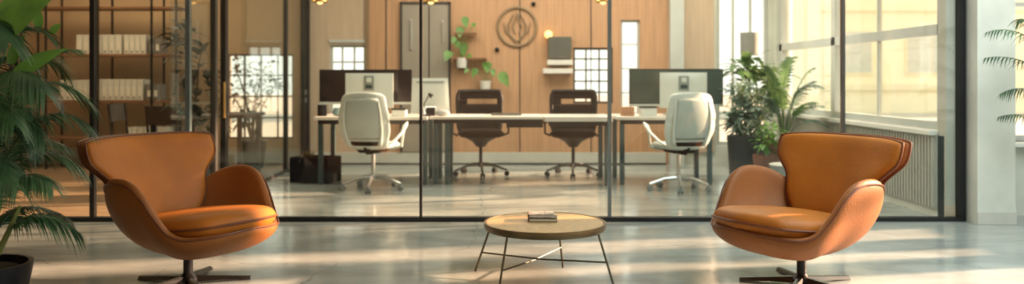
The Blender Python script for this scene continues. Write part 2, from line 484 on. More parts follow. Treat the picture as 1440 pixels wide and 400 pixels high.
# window frame members: mullions at two depths, transom
wf = MB()
for q in ([slabxyz(RX + 0.04, RX + 0.12, GY + 0.16, BY - 0.10, WIN_Z0, WIN_Z0 + 0.07),
           slabxyz(RX + 0.04, RX + 0.12, GY + 0.16, BY - 0.10, WIN_Z1 - 0.05, WIN_Z1),
           slabxyz(RX + 0.04, RX + 0.12, GY + 0.16, BY - 0.10, 1.52, 1.61)] +
          [slabxyz(RX + 0.04, RX + 0.12, a, b, WIN_Z0 + 0.071, WIN_Z1 - 0.051) for a, b in ((6.77, 6.85), (9.02, 9.13), (10.8, 10.9))]):
    wf.add(q.v, q.f)
wo = struct('window_6', wf, 'win_frame', smooth=False)
gb = MB()
for y in (8.0,):
    q = slabxyz(RX + 0.06, RX + 0.10, y, y + 0.022, WIN_Z0 + 0.07, WIN_Z1 - 0.05); gb.add(q.v, q.f)
gb.build('glazing_bar', 'win_frame', wo, smooth=False)
slabxyz(RX + 0.078, RX + 0.084, 6.8, 10.85, WIN_Z0 + 0.03, WIN_Z1 - 0.03).build('pane', 'glass_window', wo, smooth=False)
struct('trim_10', slabxyz(RX - 0.07, RX + 0.04, GY + 0.16, BY - 0.101, WIN_Z0 - 0.039, WIN_Z0 - 0.001), 'white_paint', smooth=False, bevel=0.004)
# ribbed panel under the sill
rb = MB(); y = GY + 0.2
while y < BY - 0.2:
    rb.box((RX - 0.02, y, 0.37), (0.022, 0.026, 0.58)); y += 0.052
q = slabxyz(RX - 0.012, RX - 0.002, GY + 0.16, BY - 0.15, 0.06, 0.69); rb.add(q.v, q.f)
struct('trim_11', rb, 'rib_grey', smooth=False)
# jamb column at the front end
struct('trim_12', slabxyz(RX, 3.66, GY + 0.035, GY + 0.16, 0.0, CZ - 0.001), 'rib_grey', smooth=False)
struct('trim_13', slabxyz(RX - 0.006, 3.60, GY + 0.026, GY + 0.034, 0.0, 0.12), 'pale_panel', smooth=False)

# ---- lobby pier to the right of the glass and the wall beyond, with its own window
PY = 6.44
struct('wall_pier', slabxyz(3.665, 3.965, PY, 6.85, 0, CZ), 'plaster', smooth=False)
struct('baseboard_pier', slabxyz(3.661, 3.969, PY - 0.012, PY - 0.0005, 0.0, 0.10), 'skirting', smooth=False, bevel=0.003)
wall_seg('wall_lobby_back', 3.70, LRX, 'plaster', [(4.05, LRX - 0.1, 0.62, 2.95)], y0=6.86, y1=7.06)
window(7, 4.05, LRX - 0.1, 0.62, 2.95, 2, 2, y=6.98, t=0.05)
struct('trim_14', slabxyz(3.97, LRX - 0.05, 6.74, 6.97, 0.585, 0.62), 'white_paint', smooth=False, bevel=0.004)
# lobby right wall, out of view, its windows sized to lay the sun streaks
def side_wall(name, x0, x1, y0, y1, holes, m):
    mb = MB(); ys = y0
    for (a, b, c, d) in holes:
        q = slabxyz(x0, x1, ys, a, 0, CZ); mb.add(q.v, q.f)
        q = slabxyz(x0, x1, a, b, 0, c); mb.add(q.v, q.f)
        q = slabxyz(x0, x1, a, b, d, CZ); mb.add(q.v, q.f)
        ys = b
    q = slabxyz(x0, x1, ys, y1, 0, CZ); mb.add(q.v, q.f)
    return struct(name, mb, m, smooth=False)
LH = [(-1.6, 1.0, 0.6, 3.0), (1.6, 3.9, 0.6, 3.0), (4.6, 5.45, 0.6, 1.9), (5.72, 6.02, 0.6, 2.65), (6.3, 6.74, 0.6, 2.68)]
side_wall('wall_lobby_right', LRX, LRX + 0.18, -2.0, 7.06, LH, 'plaster')
for i, (a, b, c, d) in enumerate(LH):
    window(8 + i, a, b, c, d, 1 if b - a < 1 else 2, 1, y=LRX + 0.09, t=0.04, axis='y', bars=[1.55])

# ---- glass front
def post(nm, px, wpx, m, y=GY, dp=0.05, z1=CZ - 0.002):
    x = X(px, y); h = wpx * y / F / 2
    return struct(nm, slabxyz(x - h, x + h, y - dp / 2, y + dp / 2, 0.0, z1), m, smooth=False)
for i, (px, wp, m) in enumerate(((131, 6, 'black_metal'), (265, 6, 'steel_post'), (592, 3.6, 'black_metal'),
                                 (857, 5, 'steel_post'), (1185, 4, 'steel_dark'), (1351, 10, 'black_metal'))):
    post('trim_%d' % (20 + i), px, wp, m)
struct('trim_30', slabxyz(-6.98, X(1346, GY), GY - 0.03, GY + 0.03, 0.0, 0.035), 'black_metal', smooth=False, bevel=0.003)
struct('trim_31', slabxyz(-6.98, X(1346, GY), GY - 0.03, GY + 0.03, CZ - 0.05, CZ - 0.003), 'black_metal', smooth=False)
xs = [-6.98] + [X(p, GY) for p in (131, 265, 592, 857, 1185, 1346)]
for i in range(6):
    tag(slabxyz(xs[i] + 0.02, xs[i + 1] - 0.02, GY - 0.005, GY + 0.005, 0.035, CZ - 0.052).build('window_%d' % (20 + i), 'glass', smooth=False), kind='structure')
# ---- side partition of the meeting room
def sp(nm, y0, y1, m, h=CZ - 0.002, t=0.05):
    return struct(nm, slabxyz(SX - t / 2, SX + t / 2, y0, y1, 0.0, h), m, smooth=False)
for i, (y0, y1, m) in enumerate(((7.60, 7.66, 'steel_dark'), (7.86, 7.94, 'black_metal'), (10.02, 10.07, 'steel_dark'), (10.86, 10.95, 'steel_dark'))):
    sp('trim_%d' % (32 + i), y0, y1, m)
struct('trim_36', slabxyz(SX - 0.025, SX + 0.025, 6.66, 10.85, 0.0, 0.04), 'steel_dark', smooth=False)
for i, (a, b) in enumerate(((6.66, 7.59), (7.95, 10.01), (10.08, 10.85))):
    tag(slabxyz(SX - 0.004, SX + 0.004, a, b, 0.041, CZ - 0.01).build('window_%d' % (30 + i), 'glass', smooth=False), kind='structure')
door = tag(slabxyz(SX - 0.004, SX + 0.004, 7.67, 7.85, 0.041, CZ - 0.01).build('door_2', 'glass', smooth=False), kind='structure')
MB().tube([(SX + 0.05, 7.76, 0.78), (SX + 0.05, 7.76, 1.12)], 0.012).build('door_handle', 'brass', door)
for z in (0.86, 0.98):
    pass
lk = thing('door_lock', 'two pale metal plates on the grey glass room post left of the desks', 'lock', (SX + 0.026, 10.9, 0))
for py in (130, 141):
    MB().box((0.006, 0, Z(py, 10.9)), (0.012, 0.05, 0.06)).build('lock_plate', 'aluminium', lk, smooth=False)

# ------------------------------------------------------------------ outside
struct('ground', slabxyz(5.45, 70, -10, 70, -0.3, -0.2), 'pavement')
struct('ground', slabxyz(-30, 5.45, 11.25, 70, -0.3, -0.2), 'pavement')
def facade(name, x0, x1, y, h, label, m='outside_cream', nwin=8):
    r = thing(name, label, 'building', ((x0 + x1) / 2, y, -0.2))
    cx = (x0 + x1) / 2
    slabxyz(x0 - cx, x1 - cx, 0, 3, 0, h).build('wall', m, r, smooth=False)
    for k in range(3):
        slabxyz(x0 - cx, x1 - cx, -0.12, -0.002, 0.9 + 3.1 * k, 1.15 + 3.1 * k).build('string_course', 'outside_band', r, smooth=False)
    for k in range(nwin):
        a = -(x1 - x0) / 2 + (k + 0.5) * (x1 - x0) / nwin
        for j in range(3):
            f = slabxyz(a - 0.75, a + 0.75, -0.06, -0.003, 1.5 + 3.1 * j, 3.3 + 3.1 * j).build('window', 'outside_band', r, smooth=False)
            slabxyz(a - 0.66, a + 0.66, -0.075, -0.061, 1.6 + 3.1 * j, 3.2 + 3.1 * j).build('pane', 'binder_white', f, smooth=False)
    return r
facade('building', 12, 34, 32, 9.5, 'cream rendered building seen through the large right window')

# ------------------------------------------------------------------ armchairs
def make_armchair(label, group):
    t = thing('armchair', label, 'armchair', group=group)
    KEYS = [(0, .365), (30, .345), (46, .335), (57, .39), (66, .52), (76, .605), (88, .635), (106, .63), (119, .60), (132, .54), (146, .47), (160, .44), (180, .44)]
    C0 = V((0.04, 0, 0.192))
    def plan(th):
        c, s_ = math.cos(th), math.sin(th)
        a = 0.455 if c > 0 else 0.36
        b = 0.405
        e = 2.35
        r = (abs(c / a) ** e + abs(s_ / b) ** e) ** (-1 / e)
        return r * c, r * s_
    def shell(u, v, off=0.0):
        th = 2 * PI * u
        d = abs(math.degrees((th + PI) % (2 * PI) - PI))
        rim = sum(interp(KEYS, abs(d + q)) for q in (-7.5, -5, -2.5, 0, 2.5, 5, 7.5)) / 7
        tt = (0.06 + 0.94 * v) * PI / 2
        g = math.sin(tt) ** 0.92; h = 1 - math.cos(tt)
        # flatter bowl: push curvature low, upright sides
        x, y = plan(th)
        lean = 0.02 * max(0, (rim - 0.4)) / 0.2 * v
        return V((C0.x + x * g, y * (g + lean * 0.5), C0.z + (rim - C0.z) * h))
    def prof(u, v): return 1.0 if v < 0.9 else max(0.45, 1 - (v - 0.9) * 4)
    mb = MB(); mb.slab(lambda u, v: shell(u, v), 56, 14, 0.056, wrap=True, prof=prof)
    sh = mb.build('shell', 'leather_shell', t, sub=1, auto=180)
    # bottom cap
    MB().lathe([(0.001, 0), (0.055, 0.0), (0.06, 0.008), (0.055, 0.03), (0.001, 0.04)], (0.03, 0, 0.155), 24).build('seat_plate', 'black_metal', t)
    rim_pts = []
    for k in range(96):
        p = shell(k / 96, 0.985); q = shell(k / 96, 0.93)
        out = V((p.x - C0.x, p.y, 0)).normalized()
        rim_pts.append(p * 0.5 + q * 0.5 + out * 0.023)
    MB().tube(rim_pts, 0.0055, 8, closed=True).build('piping', 'piping', sh)
    # inner arm pads
    # seat cushion
    def seat(u, v):
        a = 2 * u - 1; b = 2 * v - 1
        k = 0.75
        x = a * math.sqrt(1 - k * b * b / 2)
        xx = 0.14 + x * 0.395
        xx = xx if xx > 0 else xx * 1.45
        y = b * (1 - (abs(xx) / 0.56) ** 2.6) ** (1 / 2.6) * 1.07
        if a < 0: y *= math.sqrt(1 - 0.62 * a * a / 2)
        return V((0.155 + x * 0.38, y * 0.318, 0.358 + 0.036 * x - 0.02 * (1 - b * b) * 0 + 0.004 * math.cos(2 * b)))
    def sprof(u, v):
        a = abs(2 * u - 1); b = abs(2 * v - 1)
        return max(0.0, (1 - a ** 7) * (1 - b ** 7)) ** 0.42 * (0.92 + 0.16 * (1 - a * a) * (1 - b * b))
    mb = MB(); mb.slab(seat, 36, 36, 0.13, prof=sprof)
    cu = mb.build('seat_cushion', 'leather', t, auto=180)
    bd = [seat(i / 24, 0) for i in range(24)] + [seat(1, i / 24) for i in range(24)] + [seat(1 - i / 24, 1) for i in range(24)] + [seat(0, 1 - i / 24) for i in range(24)]
    MB().tube([p + V((0, 0, 0.0)) for p in bd], 0.0065, 8, closed=True).build('piping', 'piping', cu)
    # backrest
    WK = [(0, .19), (.12, .23), (.28, .285), (.48, .297), (.57, .315), (.71, .40), (.82, .42), (.96, .415), (1.0, .405)]
    def back(u, v, dx=0.0, grow=1.0):
        a = 2 * u - 1
        top = 0.018 * abs(a) ** 6 * v
        z = 0.34 + 0.482 * v - top
        W = sum(interp(WK, min(1, max(0, v + q)) if abs(q) < .001 or v + q < .9 else min(v + q, .97)) for q in (-.08, -.04, 0, .04, .08)) / 5 * grow
        wing = 0.09 * abs(a) ** 2.2 * (0.35 + 0.65 * v)
        return V((-0.175 - 0.20 * v ** 1.15 + dx + wing, a * W, z))
    def bprof(u, v):
        a = abs(2 * u - 1); b = abs(2 * v - 1)
        return max(0.0, (1 - a ** 9) * (1 - b ** 10)) ** 0.45 * (0.9 + 0.2 * (1 - a * a))
    mb = MB(); mb.slab(lambda u, v: back(u, v), 36, 32, 0.062, prof=bprof)
    bc = mb.build('backrest', 'leather', t, auto=180)
    bd = [back(0, i / 30) for i in range(30)] + [back(i / 30, 1) for i in range(30)] + [back(1, 1 - i / 30) for i in range(31)]
    MB().tube(bd, 0.006, 8).build('piping', 'piping', bc)
    mb = MB(); mb.slab(lambda u, v: back(u, v, -0.068, 1.0), 36, 30, 0.05, prof=bprof)
    bs = mb.build('back_shell', 'leather_shell', t, auto=180)
    bd = [back(0, i / 30, -0.068) for i in range(30)] + [back(i / 30, 1, -0.068) for i in range(30)] + [back(1, 1 - i / 30, -0.068) for i in range(31)]
    MB().tube(bd, 0.006, 8).build('piping', 'piping', bs)
    # pedestal
    MB().lathe([(0.026, 0), (0.026, 0.15)], (0.02, 0, 0.03), 24).build('pedestal', 'black_metal', t)
    hub = MB().lathe([(0.055, 0), (0.055, 0.012), (0.035, 0.03), (0.027, 0.042)], (0.02, 0, 0.02), 24).build('hub', 'black_metal', t)
    return t
def star_leg(t, ang, L=0.335):
    c, s_ = math.cos(ang), math.sin(ang)
    vs = []
    for r, w_, z0, z1 in ((0.0, 0.034, 0.012, 0.048), (L * .5, 0.026, 0.012, 0.034), (L, 0.02, 0.0, 0.020)):
        for q, z in ((-w_, z0), (w_, z0), (w_ * 0.45, z1), (-w_ * 0.45, z1)):
            vs.append((0.02 + r * c - q * s_, r * s_ + q * c, z))
    fs = [(3, 2, 1, 0), (8, 9, 10, 11)]
    for i in (0, 4):
        for k in range(4):
            fs.append((i + k, i + (k + 1) % 4, i + 4 + (k + 1) % 4, i + 4 + k))
    MB().add(vs, fs).build('leg', 'chrome_dark', t, smooth=False, bevel=0.002)
PHI = R(-30)
lab_l = 'tan leather wing armchair left of the coffee table, beside the big palm'
ac = make_armchair(lab_l, 'leather swivel armchairs')
ac.location = (-1.835, 4.60, 0); ac.rotation_euler = (0, 0, PHI)
ac2 = dup(ac, (1.635, 4.58, 0), PI + R(30), 'tan leather wing armchair right of the coffee table, in front of the large window', 'leather swivel armchairs')
for k in range(5):
    star_leg(ac, R(90) + k * R(72) - PHI)
    star_leg(ac2, R(93) + k * R(72) - (PI + R(30)))

# ------------------------------------------------------------------ coffee table with books
tb = thing('coffee_table', 'round bronze rimmed low coffee table with crossed wire legs', 'table', (0.19, 4.735, 0))
TZ = 0.322
MB().lathe([(0.001, TZ - 0.012), (0.338, TZ - 0.012), (0.338, TZ - 0.002), (0.001, TZ - 0.002)], n=72).build('tabletop', 'table_wood', tb)
MB().lathe([(0.300, TZ - 0.040), (0.345, TZ - 0.040), (0.352, TZ - 0.030), (0.352, TZ), (0.342, TZ), (0.340, TZ - 0.004), (0.339, TZ - 0.012), (0.300, TZ - 0.012)], n=72).build('rim', 'bronze', tb)
legs = [((-0.405, 0.165), (-0.325, 0.10)), ((-0.245, -0.205), (-0.215, -0.205)), ((0.395, -0.17), (0.305, -0.09)), ((0.12, 0.215), (0.10, 0.23))]
legs[0] = ((-0.41, 0.15), (-0.315, 0.06)); legs[1] = ((-0.26, -0.24), (-0.215, -0.20)); legs[2] = ((0.375, -0.19), (0.295, -0.10)); legs[3] = ((0.12, 0.24), (0.09, 0.25))
mid = []
for (fx, fy), (ux, uy) in legs:
    a = V((fx, fy, 0.0)); b = V((ux, uy, TZ - 0.038))
    MB().tube([a, b], 0.0062, 10).build('leg', 'rod_bronze', tb)
    mid.append(a.lerp(b, 0.42))
MB().tube([mid[0], (mid[0] + mid[2]) / 2 - V((0, 0, 0.012)), mid[2]], 0.005, 8).build('stretcher', 'rod_bronze', tb)
low = [legs[1][0], legs[3][0]]
pA = V((*legs[1][0], 0)).lerp(V((*legs[1][1], TZ)), 0.28); pB = V((*legs[3][0], 0)).lerp(V((*legs[3][1], TZ)), 0.38)
MB().tube([pA, (pA + pB) / 2 - V((0, 0, 0.012)), pB], 0.005, 8).build('stretcher', 'rod_bronze', tb)

def book(label, loc, w_, d, h, rz, cover, spine='cover_brown', group=None):
    b = thing('book', label, 'book', loc, rz, group)
    slabxyz(-w_ / 2 + 0.004, w_ / 2 - 0.004, -d / 2 + 0.004, d / 2 - 0.004, 0.0035, h - 0.0035).build('pages', 'paper', b, smooth=False)
    slabxyz(-w_ / 2, w_ / 2, -d / 2, d / 2, h - 0.0034, h).build('front_cover', cover, b, smooth=False, bevel=0.001)
    slabxyz(-w_ / 2, w_ / 2, -d / 2, d / 2, 0, 0.0034).build('back_cover', cover, b, smooth=False, bevel=0.001)
    mb = MB()
    mb.slab(lambda u, v: V((-w_ / 2 - 0.004 * math.sin(PI * v), -d / 2 + d * u, h * v)), 4, 8, 0.004)
    mb.build('spine', spine, b)
    return b
book('black covered book under the speckled one on the coffee table', (0.182, 4.79, TZ - 0.002), 0.165, 0.125, 0.022, R(-3), 'cover_black', 'cover_brown', 'books on the coffee table')
book('speckled grey book on top of the black one on the coffee table', (0.172, 4.80, TZ + 0.020), 0.150, 0.115, 0.020, R(-1), 'cover_speckle', 'cover_brown', 'books on the coffee table')

# ------------------------------------------------------------------ office chairs
def chair_base(t, m, leg_m, r=0.30, zh=0.10, ang0=0.0, hub_top=0.40):
    MB().lathe([(0.034, 0), (0.034, 0.05), (0.020, 0.055), (0.020, hub_top - zh)], (0, 0, zh - 0.03), 16).build('gas_lift', m, t)
    for k in range(5):
        a = ang0 + k * R(72); c, s_ = math.cos(a), math.sin(a)
        lg = MB().tube([(0.02 * c, 0.02 * s_, zh), (r * .5 * c, r * .5 * s_, zh - 0.008), (r * c, r * s_, 0.068)], [0.024, 0.017, 0.013], 8).build('leg', leg_m, t)
        cs = MB()
        px_, py_ = r * c, r * s_
        for q in (-0.016, 0.016):
            ax = V((-s_, c, 0)); o = V((px_, py_, 0.028)) + ax * q
            cs.tube([o - ax * 0.011, o + ax * 0.011], 0.0275, 14)
        cs.tube([(px_, py_, 0.03), (px_, py_, 0.075)], 0.009, 8)
        cs.build('caster', 'black_plastic' if leg_m != 'aluminium' else 'monitor_grey', lg)
def white_chair(label, loc, rz, arms=(-1, 1)):
    """faces +y before rotation; seen from behind"""
    t = thing('office_chair', label, 'office chair', loc, rz, 'white office chairs')
    chair_base(t, 'aluminium', 'aluminium', 0.31, 0.13, R(90) - rz + R(36 if loc[0] < 0 else 28), 0.40)
    def seat(u, v):
        a = 2 * u - 1; b = 2 * v - 1
        x = a * math.sqrt(1 - .5 * b * b / 2); y = b * math.sqrt(1 - .5 * a * a / 2)
        return V((x * 0.25, 0.02 + y * 0.24, 0.455 + 0.02 * a * a - 0.03 * max(0, b) ** 3))
    def pf(u, v):
        a = abs(2 * u - 1); b = abs(2 * v - 1); return max(0, (1 - a ** 6) * (1 - b ** 6)) ** 0.4
    MB().slab(seat, 16, 16, 0.075, prof=pf).build('seat', 'light_grey', t, auto=180)
    MB().box((0, -0.01, 0.405), (0.22, 0.24, 0.035), taper=1.2).build('seat_mechanism', 'black_plastic', t, bevel=0.01)
    WK = [(0, .19), (.12, .24), (.35, .272), (.6, .268), (.85, .24), (.95, .225), (1, .18)]
    def back(u, v, d=0.0, k=1.0):
        a = 2 * u - 1
        z = 0.44 + 0.575 * v - 0.012 * abs(a) ** 3 * (v > .5)
        return V((a * interp(WK, v) * k, -0.235 - d - 0.10 * v + 0.05 * math.sin(PI * v) * -1 + 0.055 * a * a, z))
    MB().slab(lambda u, v: back(u, v), 20, 22, 0.028, prof=lambda u, v: 0.6 + 0.4 * pf(u, v)).build('backrest', 'white_plastic', t, auto=180, sub=1)
    MB().slab(lambda u, v: back(0.14 + 0.72 * u, 0.17 + 0.73 * v, 0.020), 12, 14, 0.010, prof=pf).build('back_panel', 'light_grey', t, auto=180)
    MB().slab(lambda u, v: back(0.2 + 0.6 * u, 0.055 + 0.075 * v, 0.022), 8, 4, 0.02, prof=pf).build('gap_band', 'black_plastic', t, auto=180)  # dark gap at the foot of the back, made as a black strip
    for s_ in (0.14, 0.86):
        MB().tube([back(s_, 0.06 + 0.8 * k / 8, 0.024) for k in range(9)], [0.020, 0.02, .018, .016, .014, .012, .010, .008, .004], 8).build('back_rib', 'white_plastic', t, auto=180)
    MB().tube([(0, -0.05, 0.40), (0, -0.16, 0.40), (0, -0.24, 0.47)], 0.028, 10).build('back_bracket', 'black_plastic', t)
    for s_ in arms:
        pts = [(s_ * 0.20, -0.19, 0.47), (s_ * 0.27, -0.12, 0.52), (s_ * 0.315, 0.0, 0.60), (s_ * 0.32, 0.08, 0.665), (s_ * 0.315, 0.15, 0.69)]
        MB().tube(pts, [0.022, 0.022, 0.024, 0.032, 0.016], 10, flat=0.55).build('armrest', 'white_plastic', t, auto=180)
        MB().tube([(s_ * 0.18, 0.02, 0.42), (s_ * 0.29, 0.04, 0.45), (s_ * 0.31, 0.06, 0.64)], 0.015, 8).build('arm_support', 'light_grey', t)
    return t
white_chair('white office chair at the left desk, turned right, its rear to the glass', (X(525, 8.5), 8.5, 0), R(-10))
white_chair('white office chair at the right desk, turned left beside the potted plants', (X(954, 8.45), 8.45, 0), R(13))

def black_chair():
    t = thing('office_chair', 'black mesh office chair left of its twin, behind the long table', 'office chair', group='black office chairs')
    chair_base(t, 'black_plastic', 'chrome_dark', 0.32, 0.13, R(-90), 0.38)
    def pf(u, v):
        a = abs(2 * u - 1); b = abs(2 * v - 1); return max(0, (1 - a ** 6) * (1 - b ** 6)) ** 0.4
    def seat(u, v):
        a = 2 * u - 1; b = 2 * v - 1
        x = a * math.sqrt(1 - .4 * b * b / 2); y = b * math.sqrt(1 - .4 * a * a / 2)
        return V((x * 0.28, y * 0.25, 0.50 - 0.0 * a))
    MB().slab(seat, 16, 16, 0.09, prof=pf).build('seat', 'black_mesh', t, auto=180)
    MB().lathe([(0.05, 0.34), (0.10, 0.40), (0.20, 0.455), (0.22, 0.465)], n=20).build('seat_mechanism', 'black_plastic', t)
    WK = [(0, .25), (.1, .275), (.8, .285), (.93, .275), (1, .235)]
    def back(u, v, d=0.0):
        a = 2 * u - 1
        return V((a * interp(WK, v), 0.23 + d + 0.06 * v - 0.05 * a * a, 0.50 + 0.52 * v))
    # frame: ring + mesh panel with a see-through slot
    ring = [back(0.03, .04 + .92 * k / 10) for k in range(10)] + [back(.03 + .94 * k / 10, .96) for k in range(10)] + [back(.97, .96 - .92 * k / 10) for k in range(10)] + [back(.97 - .94 * k / 10, .04) for k in range(10)]
    MB().tube(ring, 0.024, 8, closed=True).build('back_frame', 'black_plastic', t, auto=180)
    MB().slab(lambda u, v: back(.04 + .92 * u, .04 + .62 * v), 14, 10, 0.012).build('backrest', 'black_mesh', t, auto=180)
    MB().slab(lambda u, v: back(.04 + .92 * u, .78 + .18 * v), 14, 5, 0.012).build('headband', 'black_mesh', t, auto=180)
    MB().slab(lambda u, v: back(.04 + .2 * u, .655 + .13 * v), 4, 3, 0.012).build('mesh_edge', 'black_mesh', t, auto=180)
    MB().slab(lambda u, v: back(.88 + .08 * u, .655 + .13 * v), 4, 3, 0.012).build('mesh_edge', 'black_mesh', t, auto=180)
    MB().tube([(0, 0.05, 0.42), (0, 0.24, 0.44), (0, 0.27, 0.56)], 0.026, 8).build('back_bracket', 'black_plastic', t)
    for s_ in (-1, 1):
        MB().tube([(s_ * 0.27, 0.05, 0.47), (s_ * 0.335, 0.02, 0.50), (s_ * 0.335, 0.0, 0.62)], 0.013, 8).build('arm_support', 'black_plastic', t)
        MB().box((s_ * 0.335, -0.01, 0.635), (0.06, 0.24, 0.022)).build('armrest', 'black_plastic', t, bevel=0.008)
    return t
bc1 = black_chair(); bc1.location = (X(676, 9.75), 9.75, 0); bc1.rotation_euler = (0, 0, R(6))
dup(bc1, (X(806, 9.7), 9.7, 0), R(-5), 'black mesh office chair right of its twin, behind the long table', 'black office chairs')

# ------------------------------------------------------------------ desks
DH = 0.74
def desk(label, x0, x1, y0, y1, legs_x, th=0.035, tray=None, name='desk'):
    t = thing(name, label, 'desk', ((x0 + x1) / 2, (y0 + y1) / 2, 0), group='office desks')
    cx, cy = (x0 + x1) / 2, (y0 + y1) / 2
    slabxyz(x0 - cx, x1 - cx, y0 - cy, y1 - cy, DH - th, DH).build('desktop', 'desk_white', t, smooth=False, bevel=0.004)
    for lx in legs_x:
        for ly in (y0 + 0.07, y1 - 0.07):
            MB().box((lx - cx, ly - cy, (DH - th) / 2), (0.05, 0.05, DH - th)).build('leg', 'desk_leg', t, smooth=False, bevel=0.003)
    slabxyz(x0 - cx + 0.04, x1 - cx - 0.04, y0 - cy + 0.03, y0 - cy + 0.05, DH - th - 0.045, DH - th).build('apron', 'black_metal', t, smooth=False)
    slabxyz(x0 - cx + 0.04, x1 - cx - 0.04, y1 - cy - 0.05, y1 - cy - 0.03, DH - th - 0.045, DH - th).build('apron', 'black_metal', t, smooth=False)
    if tray:
        slabxyz(tray[0] - cx, tray[1] - cx, y0 - cy + 0.02, y0 - cy + 0.3, DH - th - 0.09, DH - th - 0.001).build('drawer', 'black_metal', t, smooth=False, bevel=0.003)
    return t
DY = 8.80
desk('left desk with the planter box by its leg and a dark wide monitor', X(441, DY), X(601, DY), DY, DY + 0.75, (X(449, DY), X(597, DY)))
desk('long middle table whose left end is near two white computers', X(604, DY + .05), X(765, DY + .05), DY + .05, DY + 0.72, (X(612, DY + .05), X(628, DY + .05)), th=0.03, tray=(X(712, DY), X(764, DY)))
desk('middle right table with a thick white top before the right black chair', X(766, DY - .03), X(862, DY - .03), DY - .03, DY + 0.72, (X(858, DY - .03) - 0.03,), th=0.05)
desk('right desk with the greenish wide monitor beside the potted plants', X(868, DY), X(1008, DY), DY, DY + 0.78, (X(876, DY), X(1000, DY)))

# ------------------------------------------------------------------ screens
def wide_monitor(label, x0, x1, z0, z1, y, sm, base_m='monitor_white'):
    cx = (x0 + x1) / 2
    t = thing('monitor', label, 'monitor', (cx, y, DH), group='wide monitors')
    h0, h1 = z0 - DH, z1 - DH
    slabxyz(x0 - cx, x1 - cx, 0, 0.03, h0, h1).build('housing', 'black_plastic', t, smooth=False, bevel=0.004)
    slabxyz(x0 - cx + 0.012, x1 - cx - 0.012, -0.003, -0.0005, h0 + 0.035, h1 - 0.012).build('screen', sm, t, smooth=False)
    slabxyz(x0 - cx + 0.0, x1 - cx, -0.004, -0.0005, h0, h0 + 0.028).build('lower_bezel', base_m, t, smooth=False)
    slabxyz(-0.04, 0.04, 0.031, 0.06, 0.011, h1 - 0.12).build('stand', 'monitor_grey', t, smooth=False)
    MB().box((0, 0.03, 0.006), (0.26, 0.2, 0.01)).build('foot', 'monitor_grey', t, smooth=False)
    return t
MY = 9.28
wide_monitor('wide monitor with dark screen on the left desk behind a white computer', X(449, MY), X(579, MY), Z(147, MY), Z(98, MY), MY, 'screen_dark')
wide_monitor('wide monitor with greenish screen on the right desk behind a white computer', X(885, MY), X(1017, MY), Z(150, MY), Z(97, MY), MY, 'screen_green', 'light_grey')
def white_computer(label, px0, px1, py0, py1, y, rz=0.0, mark=True, taper=0.0):
    x0, x1 = X(px0, y), X(px1, y); cx = (x0 + x1) / 2; w_ = (x1 - x0) / 2
    h0, h1 = Z(py1, y) - DH, Z(py0, y) - DH
    t = thing('computer', label, 'computer', (cx, y, DH), rz, 'white all in one computers')
    def pf(u, v):
        a = abs(2 * u - 1); b = abs(2 * v - 1); return 0.35 + 0.65 * max(0, (1 - a ** 4) * (1 - b ** 4))
    MB().slab(lambda u, v: V(((2 * u - 1) * w_ * (1 + taper - 2 * taper * v), 0.0, h0 + (h1 - h0) * v)), 12, 12, 0.05, prof=pf).build('housing', 'monitor_white', t, auto=50)
    if mark:
        zc = Z(117, y) - DH
        MB().box((0.0, -0.03, zc), (0.115, 0.014, 0.165)).build('mount_plate', 'monitor_grey', t, bevel=0.006)
        MB().box((0.0, -0.0385, zc + 0.035), (0.055, 0.004, 0.05)).build('badge', 'monitor_white', t, bevel=0.001)
        MB().box((0.0, -0.0385, zc - 0.04), (0.075, 0.004, 0.04)).build('badge', 'screen_green', t, bevel=0.001)
    else:
        MB().box((0.0, -0.021, h1 - 0.045), (w_ * 1.5, 0.010, 0.014)).build('vent_slot', 'monitor_grey', t)
    MB().slab(lambda u, v: V((-0.07 + 0.14 * u, -0.035 - 0.07 * math.sin(v * PI / 2) * 0 - 0.06 * (1 - v), 0.012 + (h0 + 0.08 - 0.012) * v)), 4, 6, 0.012).build('stand', 'aluminium', t)
    MB().box((0, -0.05, 0.006), (0.2, 0.16, 0.010)).build('foot', 'aluminium', t, bevel=0.003)
    return t
CY = 9.10
white_computer('white computer rear with grey mount plate behind the left white chair', 486, 553, 103, 152, CY)
white_computer('white computer rear with grey mount plate behind the right white chair', 928, 994, 102, 152, CY)
white_computer('white tapered computer rear with a top slot beside the thin black glass post', 579, 631, 110, 160, 9.22, R(4), mark=False, taper=0.045)

# ------------------------------------------------------------------ small desk items
t = tag(MB().lathe([(0.045, 0), (0.05, 0.004), (0.05, 0.12), (0.044, 0.124), (0.001, 0.12)], n=20).build('desk_speaker', 'black_plastic', loc=(X(453, 9.0), 9.0, DH)), 'small black cylinder speaker at the left end of the left desk', 'speaker')
m = thing('mug', 'teal rounded mug beside the black speaker on the left desk', 'mug', (X(475, 9.02), 9.02, DH))
MB().lathe([(0.03, 0), (0.052, 0.015), (0.055, 0.05), (0.045, 0.09), (0.040, 0.09), (0.03, 0.03)], n=20).build('cup', 'mug_teal', m)
MB().tube([(0.045, 0, 0.075), (0.08, 0, 0.07), (0.085, 0, 0.04), (0.052, 0, 0.025)], 0.007, 8).build('handle', 'cover_brown', m)
def small_box(name, label, cat, px, y, w_, d, h, m, lid=None):
    t = thing(name, label, cat, (X(px, y), y, DH))
    MB().box((0, 0, h / 2), (w_, d, h)).build('body', m, t, bevel=0.005)
    if lid: MB().box((0, 0, h + 0.008), (w_ * 1.03, d * 1.03, 0.016)).build('lid', lid, t, bevel=0.003)
    return t
small_box('storage_box', 'pale box with a dark lid right of the left white chair on the desk', 'box', 562, 8.96, 0.15, 0.14, 0.07, 'monitor_white', 'black_plastic')
small_box('wooden_crate', 'orange brown wooden box at the left end of the right desk', 'box', 882, 9.05, 0.13, 0.2, 0.10, 'box_wood')
